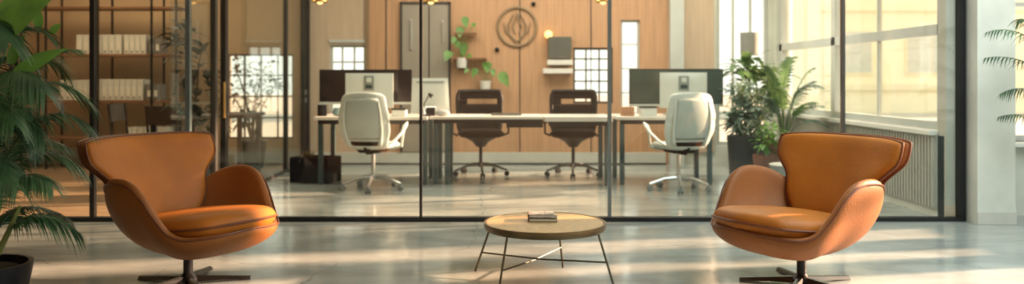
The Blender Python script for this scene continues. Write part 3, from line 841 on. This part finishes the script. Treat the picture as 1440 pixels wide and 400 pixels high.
small_box('desk_printer', 'white desk box with a dark slot left of the right white chair', 'box', 911, 9.02, 0.17, 0.18, 0.09, 'monitor_white', 'black_plastic')
lp = thing('desk_lamp', 'small black jointed lamp before the tapered white computer', 'lamp', (X(600, 8.95), 8.95, DH))
MB().lathe([(0.05, 0), (0.05, 0.015), (0.01, 0.02)], n=18).build('foot', 'black_metal', lp)
MB().tube([(0, 0, 0.015), (-0.03, 0, 0.13), (0.03, 0, 0.24)], 0.006, 8).build('arm', 'black_metal', lp)
MB().tube([(0.02, 0, 0.25), (0.06, 0, 0.215)], [0.012, 0.028], 12).build('shade', 'black_metal', lp)
tag(MB().ball((0, 0, 0.035), 0.05, 14, (1.7, 1.0, 0.7)).build('pouch', 'pot_grey', loc=(X(622, 8.98), 8.98, DH)), 'soft pale grey pouch at the left end of the long table', 'pouch')
small_box('box', 'low black box beside the desk lamp', 'box', 606, 9.12, 0.10, 0.1, 0.09, 'black_plastic')
nb = thing('laptop', 'flat closed dark laptop between the black chairs on the long table', 'laptop', (X(712, 9.2), 9.2, DH))
MB().box((0, 0, 0.007), (0.34, 0.24, 0.014)).build('base', 'monitor_grey', nb, bevel=0.003)
MB().box((0, 0, 0.019), (0.34, 0.24, 0.007)).build('lid', 'steel_dark', nb, bevel=0.002)

# ------------------------------------------------------------------ wall fittings
em = thing('wall_emblem', 'round carved emblem with a leaf in a ring on the wood wall', 'emblem', (X(727), BY - 0.02, Z(38)))
rr = 27 * BY / F
MB().tube([(rr * math.cos(a), 0, rr * math.sin(a)) for a in [2 * PI * k / 48 for k in range(48)]], 0.018, 8, closed=True).build('ring', 'emblem', em)
lf_ = MB()
for s_ in (-1, 1):
    lf_.tube([(s_ * 0.0, 0, -0.20), (s_ * 0.10, 0, -0.10), (s_ * 0.12, 0, 0.02), (s_ * 0.05, 0, 0.17)], [0.010, 0.014, 0.014, 0.008], 6)
    lf_.tube([(s_ * 0.02, 0, -0.20), (s_ * 0.15, 0, -0.06), (s_ * 0.18, 0, 0.06)], [0.008, 0.012, 0.006], 6)
    lf_.tube([(s_ * 0.02, 0, -0.10), (s_ * 0.06, 0, 0.0), (s_ * 0.02, 0, 0.10), (0, 0, 0.2)], [0.008, 0.012, 0.010, 0.005], 6)
lf_.build('leaf_motif', 'emblem', em)
for px, py, lb in ((750, 6, 'small dark wall hook up and right of the round emblem'), (699, 70, 'small dark wall hook below left of the round emblem')):
    tag(MB().lathe([(0.02, 0), (0.03, 0.012), (0.03, 0.03), (0.015, 0.04)], n=16).build('wall_hook', 'black_plastic', loc=(X(px), BY - 0.002, Z(py))), lb, 'hook').rotation_euler = (R(90), 0, 0)
sc = thing('wall_sconce', 'small glowing amber wall lamp above the dark panel', 'lamp', (X(771), BY, Z(49)))
MB().lathe([(0.03, 0.001), (0.03, 0.03), (0.012, 0.04)], n=16).build('mount', 'brass', sc).rotation_euler = (R(90), 0, 0)
MB().ball((0, -0.085, 0), 0.052, 16).build('globe', 'lamp_glow', sc)
wp = thing('wall_cabinet', 'dark square wall cabinet between the amber lamp and gridded window reflection', 'cabinet', (X(787), BY, Z(68)))
slabxyz(-0.16, 0.15, -0.14, -0.0005, -0.145, 0.15).build('body', 'slab_dark', wp, smooth=False, bevel=0.004)
slabxyz(-0.155, 0.145, -0.152, -0.141, -0.14, 0.145).build('door', 'slab_dark', wp, smooth=False, bevel=0.003)
for py, a, b, lb in ((88, 769, 804, 'upper of the two white floating shelves under the dark wall cabinet'), (100, 763, 804, 'lower, longer white floating shelf under the dark wall cabinet')):
    tag(slabxyz(-(b - a) * BY / F / 2, (b - a) * BY / F / 2, -0.2, -0.0005, -0.035, 0.03).build('floating_shelf', 'pot_white', smooth=False, bevel=0.004, loc=(X((a + b) / 2), BY, Z(py))), lb, 'shelf', 'white floating shelves')

# ------------------------------------------------------------------ foliage helpers
def blade(mb, p, d, up, L, w_, droop=0.3, n=4, fold=0.15):
    """leaf blade as a curved folded strip"""
    d = V(d).normalized(); up = V(up)
    side = d.cross(up)
    side = side.normalized() if side.length > 1e-3 else V((1, 0, 0))
    nrm = side.cross(d).normalized()
    vs = []; fs = []
    for i in range(n + 1):
        s = i / n
        c = V(p) + d * (L * s * (1 - 0.12 * droop * s)) + V((0, 0, -droop * L * s * s))
        ww = w_ * (math.sin(PI * min(1, 0.10 + 0.90 * s) ** 0.75)) * 0.5 if n > 1 else w_
        if i == n: ww = w_ * 0.03
        vs += [c - side * ww + nrm * fold * ww, c, c + side * ww + nrm * fold * ww]
    for i in range(n):
        a = 3 * i
        fs += [(a, a + 1, a + 4, a + 3), (a + 1, a + 2, a + 5, a + 4)]
    mb.add(vs, fs)
def frond(parent, p0, p1, p2, n=26, L=0.25, w_=0.016, droop=0.5, m='leaf_palm', t0=0.22, r=0.006, seed=0, fwd=0.55):
    rn = random.Random(seed); mb = MB()
    mb.tube([bez(p0, p1, p2, k / 14) for k in range(15)], [r * (1 - 0.75 * k / 14) for k in range(15)], 5)
    for i in range(n):
        t = t0 + (1 - t0) * (i + 0.5) / n
        p = bez(p0, p1, p2, t); T = (bez(p0, p1, p2, min(1, t + .02)) - bez(p0, p1, p2, t - .02)).normalized()
        S = T.cross(V((0, 0, 1))); S = S.normalized() if S.length > 1e-3 else V((1, 0, 0))
        up = S.cross(T)
        k = math.sin(PI * min(1, (0.16 + 0.80 * (i / n))) ) ** 0.6
        for s_ in (-1, 1):
            d = S * s_ + T * (fwd + 0.9 * t * t) + up * rn.uniform(0.02, 0.22)
            blade(mb, p, d, up, L * k * rn.uniform(.88, 1.1), w_ * rn.uniform(.85, 1.15), droop * rn.uniform(.8, 1.25), 5, 0.25)
    return mb.build('frond', m, parent, weld=False, auto=180)
def pot(parent, r0, r1, h, m, c=(0, 0, 0), soil=True):
    MB().lathe([(r0 * .96, 0), (r0, 0.01), (r1, h - 0.015), (r1, h), (r1 - 0.022, h), (r1 - 0.03, h - 0.05), (0.001, h - 0.055)], c, 40).build('pot', m, parent)
    if soil:
        MB().lathe([(0.001, h - 0.054), (r1 - 0.035, h - 0.052), (r1 - 0.06, h - 0.028), (0.001, h - 0.02)], c, 24).build('soil', 'soil', parent)

# ------------------------------------------------------------------ big palm at the left
PX, PYY = -2.58, 3.95
pl = thing('potted_palm', 'large dark green arching palm in a black pot beside the left armchair', 'plant', (PX, PYY, 0))
pot(pl, 0.19, 0.235, 0.255, 'pot_black')
def L3(px, py, dy=0.0):
    Y = PYY + dy; p = at(px, py, Y); return p - V((PX, PYY, 0))
base = V((0.0, 0.0, 0.215))
fr = [  # mid point, tip (as places of this plant), leaflet length, droop
    ((5, 20, .0), (132, 150, .25), .24, .55), ((10, 95, -.1), (128, 178, .1), .22, .6), ((-10, 60, .2), (108, 70, .35), .20, .45),
    ((20, 150, .1), (118, 240, .25), .21, .6), ((5, 200, -.2), (72, 262, -.25), .18, .6), ((25, 255, .0), (112, 330, .1), .19, .65),
    ((0, 250, .3), (98, 310, .4), .17, .5), ((-40, -30, .0), (75, 55, .1), .22, .4), ((-60, 60, -.1), (20, 175, -.3), .22, .8),
    ((-30, 10, -.2), (62, 130, -.3), .25, .7), ((-60, 140, -.1), (25, 265, -.35), .22, .7), ((-80, 40, .2), (-60, 150, .3), .24, .6),
    ((-60, -60, .3), (30, 20, .4), .22, .5), ((-20, 120, .4), (70, 120, .6), .22, .5), ((-70, 180, .0), (-50, 280, -.3), .22, .7),
    ((-10, -10, .3), (95, 105, .5), .24, .6), ((-5, 160, .35), (92, 205, .5), .22, .6), ((-40, 200, .2), (40, 250, .3), .2, .7),
    ((-60, -80, .0), (12, 60, -.2), .24, .7), ((-40, -60, .2), (45, 90, .2), .24, .7), ((-50, 0, .3), (30, 110, .3), .24, .7), ((-50, 100, .1), (45, 200, .15), .23, .7), ((-20, 60, .0), (60, 190, .0), .24, .8), ((-90, 100, .3), (-20, 220, .5), .22, .7),
]
rn = random.Random(3)
for i, (m_, e_, LL, dr_) in enumerate(fr):
    b0 = base + V((rn.uniform(-.06, .06), rn.uniform(-.06, .06), 0))
    frond(pl, b0, L3(m_[0], m_[1], m_[2]), L3(e_[0], e_[1], e_[2]), 46, LL, 0.0115, dr_, 'leaf_palm', 0.30, 0.008, seed=i)
st = MB()
for a, b in (((0, 0), (10, 200)), ((0, 0), (-15, 100)), ((0.05, 0), (28, 290))):
    e_ = L3(b[0], b[1]); st.tube([base + V((a[0], a[1], 0)), (base + e_) / 2 + V((0.03, 0, 0)), e_], [0.018, 0.014, 0.008], 8)
st.build('stem', 'stem_green', pl)
bl = MB()
for p, e_, ww in (((-15, 70, -.1), (95, -25, -.1), .13), ((-5, 40, .0), (62, -40, .1), .10), ((20, 110, .0), (102, 62, .1), .085), ((-20, 100, .1), (12, -10, .1), .10), ((15, 90, 0), (38, 40, 0), .06), ((55, 40, .2), (50, 0, .2), .05), ((72, 48, .2), (88, 30, .2), .04)):
    a = L3(*p); b = L3(*e_); d = b - a
    blade(bl, a, d + V((0, 0, d.length * .2)), V((0.3, -1, 0.6)), d.length * 1.05, ww, 0.2, 10, 0.3)
tag(bl.build('broad_leaf', 'leaf_bright', pl, weld=False, auto=180), 'bright green broad leaves at the top')

# right palm beyond the pier
QX, QY = 4.62, 6.0
pr = thing('potted_palm', 'slender dark palm reaching in at the far right edge', 'plant', (QX, QY, 0))
pot(pr, 0.19, 0.245, 0.30, 'pot_black')
def Q3(px, py, dy=0.0):
    return at(px, py, QY + dy) - V((QX, QY, 0))
for i, (m_, e_, LL) in enumerate((((1480, 10, 0), (1387, 46, 0), .17), ((1490, 60, 0), (1385, 82, .0), .17), ((1480, 90, 0), (1408, 132, 0), .18), ((1480, 140, .1), (1405, 165, .1), .15), ((1450, 0, .1), (1432, 30, .1), .2), ((1540, -10, .1), (1640, 90, .1), .3), ((1530, 60, -.1), (1620, 160, -.2), .3), ((1520, -60, .1), (1500, 40, -.3), .3))):
    frond(pr, (0, 0, 0.27), Q3(*m_), Q3(*e_), 24, LL * .8, 0.014, .75, 'leaf_palm', 0.4, 0.007, seed=50 + i)

# ------------------------------------------------------------------ bushy office plants
def bushy(name, label, loc, pots, blobs, leafm, nl, ls, seed, cat='plant', stem_m='stem_green', aspect=0.5, group=None, droop=.35):
    """blobs: (x,y,z,rx,ry,rz) regions of the crown in local metres"""
    t = thing(name, label, cat, loc, group=group)
    if pots: pot(t, *pots)
    h = (pots[2] - 0.03) if pots else 0
    rn = random.Random(seed); mb = MB(); stm = MB()
    for (bx, by, bz, rx, ry, rz) in blobs:
        stm.tube([(0, 0, h), (bx * .4, by * .4, h + (bz - h) * .6), (bx, by, bz)], [0.014, 0.010, 0.005], 6)
        for k in range(nl):
            while True:
                q = V((rn.uniform(-1, 1), rn.uniform(-1, 1), rn.uniform(-1, 1)))
                if 0.2 < q.length < 1: break
            p = V((bx + q.x * rx, by + q.y * ry, bz + q.z * rz))
            d = V((q.x, q.y, q.z * 0.5 + rn.uniform(-.2, .5))) + V((rn.uniform(-.5, .5), rn.uniform(-.5, .5), 0))
            if k % 5 == 0:
                stm.tube([(bx, by, bz), (V((bx, by, bz)) + p) / 2 + V((0, 0, .02)), p], [0.005, .004, .002], 4)
            blade(mb, p, d, (0, 0, 1), ls * rn.uniform(.6, 1.25), ls * aspect * rn.uniform(.7, 1.2), droop, 4, 0.2)
    stm.build('stem', stem_m, t, weld=False)
    mb.build('foliage', leafm, t, weld=False, auto=180)
    return t
def lx(px, Y): return X(px, Y)
Y1 = 9.1
bushy('potted_plant', 'pale leafed bushy plant in a tall dark pot right of the right desk', (lx(1043, Y1), Y1, 0), (0.13, 0.16, 0.52, 'pot_charcoal'),
      [(-.02, -.05, .78, .15, .15, .12), (.10, .0, .86, .16, .15, .14), (.0, .05, 1.0, .15, .14, .12), (-.06, 0, .66, .12, .12, .10), (.2, .0, .70, .14, .14, .12)], 'leaf_grey', 90, 0.125, 11)
Y1 = 10.0
bushy('potted_plant', 'broad green plant with arching crown above the pale bushy plant', (lx(1064, Y1), Y1, 0), (0.17, 0.21, 0.48, 'pot_charcoal'),
      [(-.18, 0, 1.28, .16, .15, .10), (.0, 0, 1.30, .18, .16, .14), (.14, 0, 1.12, .17, .15, .16), (-.05, 0, 1.1, .18, .15, .14), (.2, 0, .9, .13, .13, .14)], 'leaf_soft', 24, 0.26, 12, aspect=.42)
Y1 = 9.0
t = thing('potted_palm', 'feathery light green palm left of the right window behind the armchair', 'plant', (lx(1102, Y1), Y1, 0))
pot(t, 0.14, 0.17, 0.46, 'pot_terra')
for i, (mx_, mz, ex, ez, ey) in enumerate(((.05, 1.2, .42, 1.06, 0), (.0, 1.35, .12, 1.38, .1), (.12, .9, .42, .85, 0), (-.1, 1.2, -.22, 1.28, -.1), (-.08, .9, -.24, .95, -.1), (.1, 1.15, .28, 1.26, -.1), (.15, .8, .42, .66, -.1), (-.05, 1.0, -.2, 1.06, -.3), (.1, 1.0, .40, 1.12, .2), (.05, .9, .2, .9, -.35))):
    frond(t, (0, 0, .42), (mx_, ey * .5, mz), (ex, ey, ez), 18, 0.17, 0.028, .4, 'leaf_soft' if i % 2 else 'leaf_grey', 0.42, 0.009, seed=90 + i)
MB().tube([(0.0, 0, .42), (-0.05, 0, .75), (-0.18, 0, 1.2)], [0.022, 0.02, 0.012], 8).build('stem', 'stem_green', t)
Y1 = 8.5
bushy('potted_plant', 'small yellow green plant in a brown pot at the foot of the palm', (lx(1078, Y1), Y1, 0), (0.11, 0.14, 0.36, 'pot_terra'),
      [(0, 0, .50, .12, .12, .10), (.05, 0, .60, .10, .1, .08)], 'leaf_bright', 40, 0.09, 13)
t = thing('pot', 'wide grey bowl pot behind the right armchair arm', 'pot', (lx(1108, 8.0), 8.0, 0))
MB().lathe([(0.10, 0), (0.14, 0.02), (0.17, 0.30), (0.15, 0.30), (0.14, 0.25), (0.001, 0.24)], n=32).build('bowl', 'pot_grey', t)
MB().lathe([(0.175, 0.301), (0.178, 0.312), (0.16, 0.318), (0.001, 0.318)], n=32).build('lid', 'pot_white', t)

# planter box by the left desk
t = thing('planter_box', 'black rectangular floor planter beside the left desk', 'planter', (lx(444, 9.15), 9.15, 0), R(-14))
mb = MB(); o = (0.26, 0.16, 0.30)
for q in (slabxyz(-.23, .23, -.17, -.15, 0, .28), slabxyz(-.23, .23, .15, .17, 0, .28), slabxyz(-.23, -.21, -.15, .15, 0, .28), slabxyz(.21, .23, -.15, .15, 0, .28), slabxyz(-.21, .21, -.15, .15, 0, .02)):
    mb.add(q.v, q.f)
mb.build('box', 'planter_brown', t, smooth=False, bevel=0.004)
slabxyz(-.209, .209, -.149, .149, .02, .235).build('soil', 'soil', t, smooth=False)
g = thing('grass_plant', 'dry tufted grass plant growing in the black floor planter', 'plant', (lx(432, 9.12), 9.12, 0.24))
mb = MB(); rn = random.Random(5)
for k in range(150):
    a = rn.uniform(0, 2 * PI); e_ = rn.uniform(.25, 1.3)
    blade(mb, (rn.uniform(-.03, .03), rn.uniform(-.03, .03), 0), (math.cos(a) * math.cos(e_), math.sin(a) * math.cos(e_), math.sin(e_)), (0, 0, 1), rn.uniform(.14, .24), .008, .35, 4)
mb.build('foliage', 'grass_dry', g, weld=False, auto=180)

# wall plants
def wall_plant(label, px, py, leaves, seed):
    t = thing('wall_plant', label, 'plant', (X(px), BY, Z(py)), group='plants in white pots on the wood wall')
    MB().box((0, -0.03, -0.085), (0.10, 0.06, 0.02)).build('bracket', 'steel_dark', t)
    MB().lathe([(0.062, -0.075), (0.082, 0.06), (0.070, 0.06), (0.06, 0.03), (0.001, 0.03)], (0, -0.10, 0), 20).build('pot', 'pot_white', t)
    st = MB(); lv = MB(); rn = random.Random(seed)
    for (dx, dz, s_) in leaves:
        e_ = V((dx, -0.10 - rn.uniform(0, .1), dz))
        st.tube([(0, -.10, .03), (dx * .4, -.12, dz * .5 + .08), e_], 0.005, 5)
        d = V((dx, rn.uniform(-.3, .0), -0.3)).normalized()
        blade(lv, e_ - d * s_ * .4, d, (0.1, -1, .5), s_, s_ * .75, .15, 6, .2)
    st.build('stem', 'stem_green', t); lv.build('foliage', 'leaf_bright', t, weld=False, auto=180)
wall_plant('upper wall plant in a white pot with climbing round leaves', 650, 88, [(.02, .20, .16), (-.18, .10, .16), (-.02, .42, .15), (.05, .55, .14), (.10, .08, .1), (-.10, .30, .10), (.16, .50, .08), (-.06, .25, .1)], 1)
wall_plant('lower wall plant in a white pot above the left black chair', 683, 120, [(.24, .10, .20), (.02, .26, .17), (-.14, .18, .12), (-.25, .20, .08), (.10, .18, .1)], 2)
tag(slabxyz(-.32, .12, -.16, -.0005, -.012, .012).build('floating_shelf', 'shelf_wood', smooth=False, loc=(X(672), BY, Z(83) + 0.0)), 'thin wooden wall shelf between the two wall plants', 'shelf')
tag(MB().box((0, -0.1, 0.0), (0.30, 0.15, 0.018)).build('floating_shelf', 'shelf_wood', smooth=False, loc=(X(655), BY, Z(48))), 'short wooden wall shelf high up left of the round emblem', 'shelf')

# floor lamp / drum shade
t = thing('floor_lamp', 'floor lamp with a grey drum shade rising behind the plants', 'lamp', (X(1054, 10.2), 10.2, 0))
MB().lathe([(0.14, 0), (0.14, 0.02), (0.02, 0.03)], n=24).build('base', 'black_metal', t)
MB().tube([(0, 0, .02), (0, 0, 1.5)], 0.012, 8).build('pole', 'black_metal', t)
MB().lathe([(0.11, Z(78, 10.2)), (0.115, Z(46, 10.2)), (0.108, Z(46, 10.2)), (0.104, Z(77, 10.2))], n=32).build('lamp_shade', 'fabric_grey', t)

# pendants
for px, lb in ((450, 'amber pendant lamp above the left desk'), (606, 'amber pendant lamp over the thin black glass post'), (848, 'amber pendant lamp above the right black chair')):
    Y = 8.9
    t = thing('pendant_lamp', lb, 'lamp', (X(px, Y), Y, Z(3, Y)), group='pendant lamps')
    MB().tube([(0, 0, .10), (0, 0, CZ - Z(3, Y) - 0.002)], 0.004, 6).build('cord', 'black_plastic', t)
    MB().lathe([(0.085, 0), (0.080, 0.03), (0.05, 0.07), (0.015, 0.10), (0.012, 0.10), (0.045, 0.065), (0.075, 0.028), (0.079, 0)], n=24).build('shade', 'brass', t)
    MB().ball((0, 0, 0.012), 0.038, 12).build('bulb', 'lamp_glow_soft', t)

# ------------------------------------------------------------------ shelving with binders
SY = 10.55
sh = thing('shelving_unit', 'open black frame shelving with brown boards and white binders', 'shelf', (-5.2, SY, 0))
sx0, sx1 = X(40, SY), X(258, SY)
for py in (12, 78, 142, 193):
    z = Z(py, SY)
    slabxyz(sx0 + 5.2, sx1 + 5.2, -.17, .17, z - .02, z + .012).build('shelf_board', 'shelf_wood', sh, smooth=False, bevel=0.003)
for px in (42, 76, 148, 222, 256):
    for yy in (-.185, .185):
        x = X(px, SY) + 5.2
        MB().box((x, yy, Z(-8, SY) / 2), (0.022, 0.022, Z(-8, SY))).build('upright', 'black_metal', sh, smooth=False)
def binders(rows):
    src = None
    for (py, a, b, hpx, gname, where, m) in rows:
        z = Z(py, SY) + 0.012; h = hpx * SY / F; n = int(round((b - a) / 8.6)); wd = (b - a) * SY / F / n
        for k in range(n):
            x = X(a, SY) + wd * (k + .5)
            rt = bpy.data.objects.new('binder', None); COL.objects.link(rt); rt.location = (x, SY - 0.02, z)
            pos = ['leftmost', 'second from the left', 'third from the left', 'fourth from the left', 'fifth from the left', 'sixth from the left', 'seventh from the left', 'eighth from the left', 'ninth from the left', 'tenth from the left', 'eleventh from the left', 'twelfth from the left', 'thirteenth from the left', 'fourteenth from the left']
            p = pos[k] if k < n - 1 or n == 1 else 'rightmost'
            if n == 1: lab = where
            else: lab = '%s of the %s' % (p, where)
            tag(rt, lab, 'binder', gname)
            w2 = wd * .93 / 2
            slabxyz(-w2, w2, -.12, .12, 0, h).build('cover', m, rt, smooth=False, bevel=0.003)
            if n > 1:
                slabxyz(-w2 * .55, w2 * .55, -.1225, -.1205, h * .22, h * .62).build('spine_label', 'paper', rt, smooth=False)
                MB().lathe([(.010, 0), (.010, .003)], (0, 0, 0), 10).build('finger_ring', 'steel_dark', rt).matrix_local = Matrix.Translation((0, -.1208, h * .12)) @ Matrix.Rotation(R(90), 4, 'X')
binders([
    (78, 115, 178, 27, 'white binders on the top shelf, left row', 'white binders on the top shelf, left row', 'binder_white'),
    (78, 181, 212, 27, 'white binders on the top shelf, right row', 'four white binders on the top shelf, right row', 'binder_white'),
    (78, 216, 232, 22, 'grey boxes at the right end of the shelves', 'grey file boxes ending the top shelf', 'binder_grey'),
    (142, 92, 140, 28, 'white binders on the middle shelf left of the black post', 'white binders on the middle shelf, left row', 'binder_white'),
    (142, 142, 208, 29, 'white binders on the middle shelf right of the black post', 'white binders on the middle shelf, right row', 'binder_white'),
    (142, 212, 230, 22, 'grey boxes at the right end of the shelves', 'grey file boxes ending the middle shelf', 'binder_grey'),
    (193, 184, 240, 13, 'low white binders on the bottom shelf', 'low white binders on the bottom shelf', 'binder_white')])

# ------------------------------------------------------------------ meeting room furniture and plants (behind the side glass)
t = thing('meeting_table', 'dark table in the glass room in front of the leafy window', 'table', (-3.55, 9.55, 0))
MB().box((0, 0, .73), (1.1, .8, .035)).build('tabletop', 'dark_wood', t, bevel=.005)
for sx_ in (-.48, .48):
    for sy_ in (-.33, .33):
        MB().box((sx_, sy_, .3565), (.045, .045, .712)).build('leg', 'black_metal', t, smooth=False)
def dining_chair(label, loc, rz):
    t = thing('meeting_chair', label, 'chair', loc, rz, 'dark chairs in the glass room')
    MB().box((0, 0, .45), (.42, .42, .035)).build('seat', 'dark_wood', t, bevel=.01)
    for sx_ in (-.19, .19):
        MB().tube([(sx_, -.19, 0), (sx_, -.17, .435)], .013, 8).build('leg', 'black_metal', t)
        MB().tube([(sx_, .20, 0), (sx_, .17, .44), (sx_, .21, .86)], .013, 8).build('leg', 'black_metal', t)
    MB().slab(lambda u, v: V((-.2 + .4 * u, .19 + .03 * v - .03 * math.sin(PI * u) * -1, .66 + .2 * v)), 8, 4, .018).build('backrest', 'dark_wood', t)
dining_chair('dark slim chair at the near side of the table in the glass room', (-3.68, 8.90, 0), R(172))
dining_chair('dark slim chair at the left end of the table in the glass room', (-4.38, 9.50, 0), R(90))
tag(MB().lathe([(.045, 0), (.06, .05), (.05, .12), (.03, .13)], n=18).build('vase', 'black_plastic', loc=(-3.35, 9.5, .748)), 'small black vase on the dark table in the glass room', 'vase')
bushy('potted_plant', 'tall dark plant between the shelving and the glass room posts', (-3.17, 8.15, 0), (.13, .17, .35, 'pot_black'),
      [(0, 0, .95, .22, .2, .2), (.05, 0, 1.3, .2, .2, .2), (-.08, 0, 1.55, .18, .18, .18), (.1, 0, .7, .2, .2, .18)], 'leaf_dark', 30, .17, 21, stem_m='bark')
bushy('potted_plant', 'dark leafed plant silhouetted against the bright glass room window', (-3.35, 10.55, 0), (.14, .18, .35, 'pot_black'),
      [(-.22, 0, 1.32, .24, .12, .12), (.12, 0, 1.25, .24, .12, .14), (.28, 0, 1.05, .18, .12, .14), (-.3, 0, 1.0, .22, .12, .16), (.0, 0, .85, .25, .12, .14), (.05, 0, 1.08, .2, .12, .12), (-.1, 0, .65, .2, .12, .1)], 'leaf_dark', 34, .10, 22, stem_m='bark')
